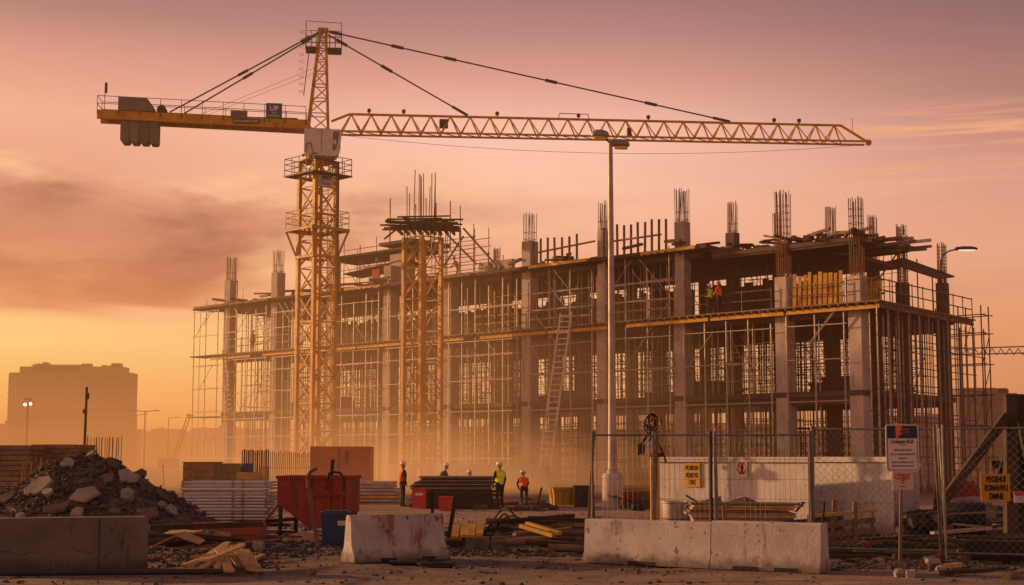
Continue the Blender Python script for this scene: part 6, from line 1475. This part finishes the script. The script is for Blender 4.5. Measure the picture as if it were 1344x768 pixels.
# warning signs on hoarding
def plate(px0, px1, py0, py1, Yd, m, label, cat, th=.02, rz=0.0):
    a, b_ = at(px0, py1, Yd), at(px1, py0, Yd); t_ = thing('sign', label, cat, tuple((a + b_) / 2), rz); w_, h_ = b_.x - a.x, b_.z - a.z
    MB().box((0, 0, 0), (w_, th, h_)).build('plate', m, t_); return t_, w_, h_
def on_wall(px, t0, ra): # depth of a hoarding face under an image column
    r = ray(px, 600); k = r.x / r.y; o = t0.location; d_ = (math.cos(ra), math.sin(ra)); s_ = (k * o.y - o.x) / (d_[0] - k * d_[1]); return o.y + d_[1] * s_
Yw = on_wall(908, h1, ra1) - .08
t_, w_, h_ = plate(896, 921, 608, 639, Yw, 'sign_yellow', 'yellow warning sign with three black lines on the white hoarding', 'sign', rz=ra1)
for k, (s_, z) in enumerate((('BUISION', .29), ('BEJSIOTG', -.02), ('OVE', -.32))): text(s_, h_ * .27, 'ink', t_, (0, -.013, h_ * z), sx=.64 if k == 0 else (.56 if k == 1 else .7), bold=.008)
Yw = on_wall(973, h1, ra1) - .08
t_, w_, h_ = plate(966, 982, 604, 627, Yw, 'sign_white', 'white sign with a red ring and walking figure on the hoarding', 'sign', rz=ra1)
n_ = 28; Ro, Ri = w_ * .47, w_ * .33; mb = MB(); vs = []
for i in range(n_): q = 2 * math.pi * i / n_; vs += [(Ro * math.cos(q), -.0135, Ro * 1.1 * math.sin(q) + .02), (Ri * math.cos(q), -.0135, Ri * 1.1 * math.sin(q) + .02)]
mb.add(vs, [(2 * i, 2 * ((i + 1) % n_), 2 * ((i + 1) % n_) + 1, 2 * i + 1) for i in range(n_)]); mb.build('red_ring', 'sign_red', t_)
mb = MB().lathe((.02, -.012, .115), [(.034, 0), (.034, .004)], 12, Matrix.Rotation(R(90), 3, 'X'))
for p, q, r in (((.02, .12), (.0, -.04), .09), ((.0, -.04), (-.05, -.18), .05), ((.0, -.04), (.08, -.17), .05), ((.0, .10), (-.09, .05), .035), ((.03, .1), (.10, .0), .035)):
    mb.beam((p[0] * .75, -.0125, p[1] * .75), (q[0] * .75, -.0125, q[1] * .75), r * .75, .004, up=(0, 1, 0))
mb.build('walking_figure', 'ink', t_)
MB().beam((-Ri * .75, -.0165, Ri * .85), (-.02, -.0165, .06), .035, .003, up=(0, 1, 0)).build('red_bar', 'sign_red', t_)
# notice board on a post at the right
p = gnd(1181, 752); Yn = p.y
t_ = thing('notice_board', 'white notice board with a navy header and orange F emblem on a thin pale post', 'sign', tuple(p))
MB().beam((0, 0, 0), at(1184, 556, Yn + .05) - p, .045, .045).build('post', 'timber', t_)
def npl(px0, px1, py0, py1): a, b_ = at(px0, py1, Yn), at(px1, py0, Yn); return (a + b_) / 2 - p, b_.x - a.x, b_.z - a.z
c, w_, h_ = npl(1162.5, 1204, 557, 619)
def rounded(w_, h_, r, n=5):
    return [(sx * (w_ / 2 - r) + r * math.cos(q), sz * (h_ / 2 - r) + r * math.sin(q)) for sx, sz, q0 in ((1, 1, 0), (-1, 1, 90), (-1, -1, 180), (1, -1, 270)) for q in [R(q0 + 90 * i / n) for i in range(n + 1)]]
pl = MB().prism(rounded(w_, h_, .05), (1, 0, 0), (0, 0, 1), (0, .02, 0), c=c + Vector((0, -.06, 0))).build('plate', 'sign_white', t_)
MB().prism(rounded(w_ - .05, h_ - .05, .03), (1, 0, 0), (0, 0, 1), (0, -.002, 0), c=c + Vector((0, -.061, 0))).build('border', 'ink', pl)
MB().prism(rounded(w_ - .07, h_ - .07, .025), (1, 0, 0), (0, 0, 1), (0, -.002, 0), c=c + Vector((0, -.064, 0))).build('face', 'sign_white', pl)
hc_ = c + Vector((0, -.0665, h_ * .335)); MB().box(hc_, (w_ - .07, .004, h_ * .27)).build('header', 'sign_navy', pl)
f0 = hc_ + Vector((-.04, -.004, 0)); MB().prism([(-.075, -.125), (-.02, -.125), (-.02, -.05), (.03, -.05), (.03, -.02), (.005, -.005), (.02, .03), (.06, .05), (.02, .06), (.05, .09), (.0, .11), (-.075, .12)], (1, 0, 0), (0, 0, 1), (0, -.003, 0), c=f0 + Vector((0, .002, 0))).build('emblem', 'sign_orange', pl)
for z in (.05, .0): MB().box(f0 + Vector((.10, 0, z)), (.12, .004, .012)).build('emblem_line', 'sign_orange', pl)
for s_, z, sz, mm in (('Crostunts KOA', .125, .085, 'ink'), ('(cmuse)', .065, .045, 'galv_steel'), ('eltenosmnore', -.04, .062, 'ink'), ('tnt b dutecnbnetwt', -.125, .062, 'ink'), ('sduoice', -.205, .058, 'ink'), ('wete ynuiteretvnr', -.285, .06, 'ink'), ('atoomevtnervaovst', -.36, .056, 'ink')):
    text(s_, sz * 1.05, mm, pl, c + Vector((0, -.0675, h_ * z * 1.05)), bold=.003 if sz > .08 else 0, sx=.68 if sz > .08 else .85)
c2, w2, h2_ = npl(1170.5, 1197, 619.5, 643)
pl = MB().box(c2 + Vector((0, -.045, 0)), (w2, .015, h2_)).build('lower_plate', 'sign_pink', t_)
for s_, z, sz in (('CITSEET', .22, .13), ('bon iv', .02, .05), ('ure', -.1, .05), ('omturs in', -.3, .045)): text(s_, sz, 'red_ink', pl, c2 + Vector((0, -.0545, h2_ * z)), sx=.58, bold=.004 if sz > .1 else 0)
p2 = gnd(1184, 757)
for i, (px, py, s_) in enumerate(((1184, 757, .19), (1195, 758, .13))): single(MB().chunk((0, 0, .06), (s_ * 1.2, s_, .14), seed=80 + i), 'concrete_chunk', 'rubble_pale', 'pale stone at the foot of the notice board post, %s' % ('larger one' if i == 0 else 'smaller one'), 'concrete chunk', tuple(gnd(px, py)))
# yellow sign at the right edge
t_, w_, h_ = plate(1288, 1325, 622, 658, 27.9, 'sign_yellow', 'yellow sign with bold black lettering hung at the right edge fence', 'sign')
for s_, z in (('BROSHUI', .29), ('ROMAHVU', -.02), ('DMNE', -.33)): text(s_, h_ * .29, 'ink', t_, (.01, -.013, h_ * z), sx=.60 if z > -.3 else .62, bold=.008)
# coil of hoses hung on a yellow post
p = gnd(860, 684); p.y = 40.5; Yc = 42.5; p = Vector((at(859, 600, Yc).x, Yc, 0)); t_ = thing('timber_post', 'stout yellow lit post standing at the left end of the white hoarding', 'post', tuple(p))
MB().beam((0, 0, 0), (0, 0, at(859, 598, Yc).z), .24, .24).build('post', 'yellow_board', t_); MB().box((.05, 0, at(859, 597, Yc).z), (.34, .3, .12)).build('cap', 'dark_timber', t_)
cz = at(857, 556, Yc).z; q = Vector((at(857, 556, Yc).x, Yc, cz)); t_ = thing('hose_reel', 'tangle of coiled hoses and cables hung on a pole above the white hoarding', 'hoses', tuple(q))
MB().tube((.08, .1, -1.2), (.08, .1, .3), .06, 8).build('pole', 'rebar_rust', t_); r2 = random.Random(2)
for i in range(9):
    ra_, rb_ = r2.uniform(.08, .2), r2.uniform(.12, .27); cx_, cz_ = r2.uniform(-.06, .06), r2.uniform(-.05, .05); pts = [Vector((cx_ + ra_ * math.cos(a), -.05 * i / 3 + r2.uniform(-.03, .03), cz_ + rb_ * math.sin(a))) for a in [k * .42 for k in range(16)]]
    MB().path(pts, .024, 5).build('coil', r2.choice(['rope', 'timber', 'yellow_board', 'dark_timber']), t_)  # yellow among the coil and hose-end colours imitates warm light on them
for i, (x, z) in enumerate(((-.32, -.62), (-.42, -.9), (.22, -.7), (.30, -1.1), (-.15, -.5), (.12, -1.0))):
    pts = [Vector((x * s_ + .05 * math.sin(5 * s_ + i), -.08, -.1 + (z + .1) * s_ ** 1.3)) for s_ in [k / 8 for k in range(9)]]; MB().path(pts, .03, 5).build('hose_end', r2.choice(['yellow_board', 'rope', 'dark_timber']), t_)
MB().chunk((-.36, -.1, -.72), (.22, .16, .26), seed=4).build('nozzle', 'dark_steel', t_)
# wheelbarrow
p = gnd(826, 668); t_ = thing('wheelbarrow', 'small red wheelbarrow standing at the right of the lamp post plinth', 'wheelbarrow', tuple(p), R(20))
z0 = .32; tray = [(-.42, -.26), (.42, -.26), (.42, .26), (-.42, .26)]; mb = MB()
vs = [(x * .62, y * .7, z0) for x, y in tray] + [(x, y, z0 + .3) for x, y in tray]; mb.add(vs, [(3, 2, 1, 0), (0, 1, 5, 4), (1, 2, 6, 5), (2, 3, 7, 6), (3, 0, 4, 7)]); mb.build('tray', 'red_skip', t_)
MB().lathe((.55, 0, .17), [(.1, -.05), (.17, -.04), (.17, .04), (.1, .05)], 14, Matrix.Rotation(R(90), 3, 'X')).build('wheel', 'black_rubber', t_)
for y in (-.22, .22):
    MB().path([(.55, y * .4, .17), (.0, y, .30), (-.8, y * 1.3, .52)], .02, 6).build('handle', 'dark_steel', t_); MB().path([(-.1, y, .3), (-.25, y, 0), (-.38, y, .36)], .018, 6).build('leg', 'dark_steel', t_)
for i, (px, py, s_) in enumerate(((850, 668, .5), (838, 671, .35), (868, 669, .4), (845, 665, .45))): single(MB().chunk((0, 0, s_ * .25), (s_ * 1.3, s_, s_ * .8), seed=20 + i, jag=.35), 'rag_bundle', 'black_rubber' if i % 2 else 'cloth_brown', 'dark crumpled bundle on the ground right of the red wheelbarrow', 'bundle', tuple(gnd(px, py)), group='dark bundles right of the wheelbarrow')
for i, (x0, x1, zz) in enumerate(((808, 862, .70), (812, 858, .82), (820, 866, .58))):
    Yb = 60; a, b_ = at(x0, 600, Yb), at(x1, 600, Yb); single(MB().beam((a.x, 0, zz), (b_.x, .2, zz + .02), .3, .1), 'plank', 'yellow_board' if i < 2 else 'timber', 'yellow plank on trestles behind the wheelbarrow, %s' % ('middle one', 'top one', 'lowest one')[i], 'plank', (0, Yb, 0))
single(MB().box((0, 0, .22), (1.3, .5, .44)).box((.05, 0, .48), (1.4, .4, .08)), 'timber_bearer', 'timber', 'low timber bearer under the yellow planks behind the wheelbarrow', 'timber', tuple(Vector((at(840, 600, 60.1).x, 60.1, 0))))
# bucket drum, ducting and planks in front of the hoarding
p = gnd(886, 681); Yd = 35.5; p = Vector((at(886, 600, Yd).x, Yd, 0)); t_ = thing('zinc_tub', 'round pale metal tub with a rim behind the whitish barriers', 'tub', tuple(p))
zt_ = at(886, 658, Yd).z; MB().lathe((0, 0, 0), [(.27, .02), (.29, .3), (.31, zt_ - .05), (.335, zt_ - .03), (.335, zt_), (.29, zt_), (.27, zt_ - .2), (.05, zt_ - .25)], 22).build('body', 'pale_scaffold', t_, smooth=True)
for z in (.3, .55): MB().lathe((0, 0, z), [(.30, -.015), (.318, 0), (.30, .015)], 22).build('hoop', 'galv_steel', t_)
p = Vector((at(907, 600, 36).x, 36, 0)); single(MB().lathe((0, 0, 0), [(.25, .02), (.3, at(905, 663, 36).z - .12), (.31, at(905, 663, 36).z - .1), (.2, at(905, 663, 36).z), (.02, at(905, 663, 36).z + .03)], 18), 'metal_drum', 'galv_steel', 'grey drum half hidden right of the pale tub', 'drum', tuple(p))
r2 = random.Random(19); GD = 'long boards stacked behind the right whitish barrier'
for i in range(14):
    z = .30 + .052 * i; a = at(885 + r2.uniform(0, 20) + i, 690, 33.5); b_ = at(1050 + r2.uniform(-14, 8), 690, 32.8)
    yy = r2.uniform(-.12, .12); single(MB().beam((a.x, yy, z), (b_.x, yy - .1, z - .02), .8, .046), 'plank', r2.choice(['timber', 'pale_scaffold', 'pale_scaffold', 'pale_timber']), 'long board in the stack behind the right whitish barrier', 'plank', (0, 33.4, 0), group=GD)
for i, (xa, ya, xb, yb, Yd, w_) in enumerate(((925, 668, 976, 652, 34.2, .3), (945, 672, 978, 661, 34, .34), (976, 652, 1012, 668, 34.4, .3), (900, 664, 946, 652, 34.8, .2), (975, 662, 1000, 672, 34, .25))):
    a, b_ = at(xa, ya, Yd), at(xb, yb, Yd); c = (a + b_) / 2; mb = MB().beam(a - c, b_ - c, w_, .03); mb.beam(a - c + Vector((0, -w_ / 2, -.07)), b_ - c + Vector((0, -w_ / 2, -.07)), .03, .12)
    single(mb, 'metal_duct', 'white_paint' if i < 2 else 'galv_steel', 'folded metal duct piece on the boards before the hoarding, %s' % ('long left slope', 'nearer pale piece', 'right slope', 'lit piece by the drum', 'small right piece')[i], 'duct', tuple(c))
for i, (xa, ya, xb, yb) in enumerate(((900, 650, 920, 662), (1012, 662, 1024, 668), (1044, 672, 1056, 659))): 
    a, b_ = at(xa, ya, 34), at(xb, yb, 34); single(MB().tube((0, 0, 0), b_ - a, .028, 6), 'steel_bar', 'rebar_rust', 'rusty bar end sticking up from the board stack, %s' % ('by the drum', 'in the middle', 'at its right end')[i], 'bar', tuple(a))
a, b_ = at(1020, 666, 34), at(1055, 659, 34); single(MB().tube((0, 0, 0), b_ - a, .014, 5).tube((.05, 0, -.06), b_ - a + Vector((0, 0, -.09)), .012, 5), 'bent_wire', 'galv_steel', 'thin bent wire loop above the right end of the board stack', 'wire', tuple(a))
post(952, 690, 950, 664, 32.2, .04, 'short rusty stake behind the right whitish barrier', 'rebar_rust', 'stake')
# slatted timber crate end
a, b_ = gnd(1062, 724), gnd(1147, 706); a = Vector((at(1062, 600, 31.4).x, 31.4, 0)); b_ = Vector((at(1146, 600, 34.6).x, 34.6, 0)); d_ = b_ - a; L = d_.length
t_ = thing('slatted_crate', 'open slatted timber crate side standing right of the whitish barriers', 'crate', tuple(a), math.atan2(d_.y, d_.x))
zt_ = at(1062, 676, 31.4).z
for k, z in enumerate((.12, .34, .56)): MB().box((L / 2, 0, z), (L, .03, .13)).build('slat', 'timber', t_)
MB().box((L / 2, 0, zt_ - .02), (L + .1, .12, .06), rot=None).build('top_rail', 'yellow_board', t_)
for x in (.05, L * .35, L * .68, L - .05): MB().box((x, .045, zt_ / 2 - .02), (.09, .055, zt_ - .06)).build('stile', 'timber', t_)
MB().box((L * .5, .7, .4), (L * .9, .03, .5)).build('back_slat', 'dark_timber', t_)
for i, (px, py0, py1) in enumerate(((1095, 656, 690), (1122, 658, 690))):
    post(px, py1, px, py0, 32.8 + i * .6, .045, 'short ochre post rising behind the slatted crate, %s' % ('left one', 'right one')[i], 'timber', 'post')
post(1076, 705, 1082, 659, 30.9, .022, 'dark stake leaning on the slatted crate', 'black_paint', 'stake')
r2 = random.Random(55)
for i in range(46):
    px, py = r2.uniform(1082, 1240), r2.uniform(708, 738); p = gnd(px, py); L = r2.uniform(.5, 2.2); a_ = r2.gauss(0, .22); dv = Vector((math.cos(a_), math.sin(a_), r2.uniform(-.05, .05))) * L / 2
    mb = MB().beam(-dv, dv, r2.uniform(.04, .14), r2.uniform(.02, .07)) if i % 3 else MB().tube(-dv, dv, .025, 6)
    single(mb, 'scrap_board', r2.choice(['dark_timber', 'dark_steel', 'rebar_rust', 'dark_timber']), 'dark scrap lying on the ground around the notice board', 'board', tuple(p + Vector((0, 0, .05 + abs(dv.z) + r2.uniform(0, .1)))), group='dark scrap around the notice board')
p = gnd(1133, 724); single(MB().lathe((0, 0, 0), [(.17, 0), (.16, .04), (.09, .13), (.02, .16)], 12), 'helmet', 'vest_orange', 'small orange cap on the ground in the dark scrap', 'helmet', tuple(p + Vector((0, 0, .08))))
# dark stacked boards at the lower right
for i in range(9):
    Yd = 29.2 + r2.uniform(-.6, .8); a, b_ = at(1248 + r2.uniform(0, 16), 600, Yd), at(1420, 600, Yd - .5); single(MB().beam((a.x, 0, .06 + i * .055), (b_.x, -.4, .06 + i * .05), .3, .05), 'plank', 'black_paint' if i % 2 else 'dark_timber', 'dark board in the low stack at the lower right edge', 'plank', (0, Yd, 0), group='dark boards in the low stack at the lower right')
for i, (xa, ya, xb, yb, mm) in enumerate(((1236, 752, 1300, 748, 'dark_timber'), (1320, 757, 1370, 742, 'timber'), (1232, 744, 1260, 741, 'pale_timber'))): board(xa, ya, xb, yb, .14, .07, 'loose board on the ground at the lower right, %s' % ('long dark one', 'light one at the frame edge', 'short lit one by the fence foot')[i], mm, .06, .08)
for i in range(10): px, py = r2.uniform(1205, 1290), r2.uniform(735, 752); s_ = r2.uniform(.1, .24); single(MB().chunk((0, 0, s_ * .3), (s_, s_, s_ * .6), seed=90 + i, jag=.3), 'concrete_chunk', r2.choice(['rubble', 'rubble_pale']), 'small stone by the foot of the right fence posts', 'concrete chunk', tuple(gnd(px, py)), group='small stones by the right fence foot')
# tyres, dark barrel, junk behind the wire
for i, (px, py, tilt, R0) in enumerate(((1196, 678, 75, .33), (1208, 676, 60, .36), (1222, 680, 12, .36), (1216, 672, 20, .34), (1188, 680, 5, .3))):
    Yd = 38 + (i % 3) * .5; p = Vector((at(px, 600, Yd).x, Yd, .33 if tilt > 30 else .12 + .2 * (i == 3))); mb = MB(); n_ = 18; prof = [(.20, -.09), (.30, -.1), (.34, -.06), (.34, .06), (.30, .1), (.20, .09)]; vs = []
    for q in range(n_):
        ang = 2 * math.pi * q / n_
        for rr, zz in prof: vs.append((rr * R0 / .34 * math.cos(ang), rr * R0 / .34 * math.sin(ang), zz))
    k_ = len(prof); mb.add(vs, [(q * k_ + j, ((q + 1) % n_) * k_ + j, ((q + 1) % n_) * k_ + (j + 1) % k_, q * k_ + (j + 1) % k_) for q in range(n_) for j in range(k_)])
    single(mb, 'tyre', 'black_rubber', 'black tyre in the pile behind the wire fence, %s' % ('upright at the left', 'upright in the middle', 'flat at the right', 'flat on top', 'flat at the left end')[i], 'tyre', tuple(p), rot=(R(tilt), 0, R(20 * i)), smooth=True)
p = Vector((at(1262, 600, 38.5).x, 38.5, .42)); single(MB().lathe((0, 0, 0), [(.38, -.55), (.42, -.5), (.42, -.1), (.44, 0), (.42, .1), (.42, .5), (.38, .55)], 18), 'barrel', 'black_rubber', 'black barrel lying on its side behind the right fence', 'barrel', tuple(p), rot=(R(90), 0, R(70)), smooth=True)
for i in range(18):
    px, Yd = r2.uniform(1190, 1340), r2.uniform(37, 41); L = r2.uniform(.8, 2.6); a_ = r2.gauss(0, .4); dv = Vector((math.cos(a_), math.sin(a_), r2.uniform(-.12, .12))) * L / 2
    single(MB().beam(-dv, dv, r2.uniform(.1, .3), r2.uniform(.04, .1)), 'scrap_board', r2.choice(['dark_timber', 'timber', 'pale_scaffold', 'dark_steel']), 'board in the junk heap behind the right wire fence', 'board', (at(px, 600, Yd).x, Yd, .1 + abs(dv.z) + r2.uniform(0, .5)), group='boards in the junk heap behind the right fence')
for i in range(16): px, Yd = r2.uniform(1200, 1344), r2.uniform(39, 44); s_ = r2.uniform(.3, .8); single(MB().chunk((0, 0, s_ * .3), (s_ * 1.4, s_, s_ * .7), seed=120 + i, jag=.3), 'concrete_chunk', r2.choice(['rubble', 'rubble_pale', 'rubble_pale']), 'broken block in the junk heap behind the right wire fence', 'concrete chunk', (at(px, 600, Yd).x, Yd, r2.uniform(0, .5)), group='broken blocks behind the right fence')
Yd = 43; single(MB().box((0, 0, .5), (1.2, .8, 1.0), R(10), taper=.8).box((0, -.1, 1.05), (.8, .5, .15), R(10)), 'machine_hood', 'red_skip', 'dull red machine hood seen between the right fence posts', 'machine', (at(1254, 600, Yd).x, Yd, .2))
# timber raking frame at the far right
Yd = 33.5; x_ = lambda px, Y=Yd: at(px, 600, Y).x; t_ = thing('raking_shore', 'heavy dark timber shore with a long diagonal brace at the right edge', 'raking shore', (x_(1328), Yd, 0)); o0 = Vector((x_(1328), Yd, 0))
def tb(pa, ya, pb, yb, w_, nm, m='black_paint', Y0=Yd, Y1=Yd): a, b_ = at(pa, ya, Y0), at(pb, yb, Y1); a.z = max(a.z, 0); MB().beam(a - o0, b_ - o0, w_, w_).build(nm, m, t_)
tb(1327, 700, 1326, 522, .26, 'post', 'dark_timber'); tb(1238, 658, 1322, 545, .2, 'diagonal_brace', 'dark_timber', Yd - .2, Yd - .25); tb(1341, 700, 1340, 538, .3, 'post', 'black_paint', Yd + .4, Yd + .4); tb(1368, 700, 1336, 524, .2, 'diagonal_brace', 'dark_timber', Yd + .15, Yd + .15)
tb(1300, 610, 1400, 606, .18, 'cross_beam', 'dark_timber', Yd + .7, Yd + .7); tb(1318, 524, 1400, 524, .22, 'top_beam', 'dark_timber', Yd + .25, Yd + .25); tb(1305, 640, 1332, 560, .1, 'diagonal_brace', 'dark_timber', Yd + .5, Yd + .6)
t2, w_, h_ = plate(1331, 1352, 645, 660, Yd - .35, 'sign_white', 'white and red board fixed low on the dark timber shore', 'sign'); MB().box((0, -.012, h_ * .3), (w_, .006, h_ * .38)).build('red_band', 'sign_red', t2)
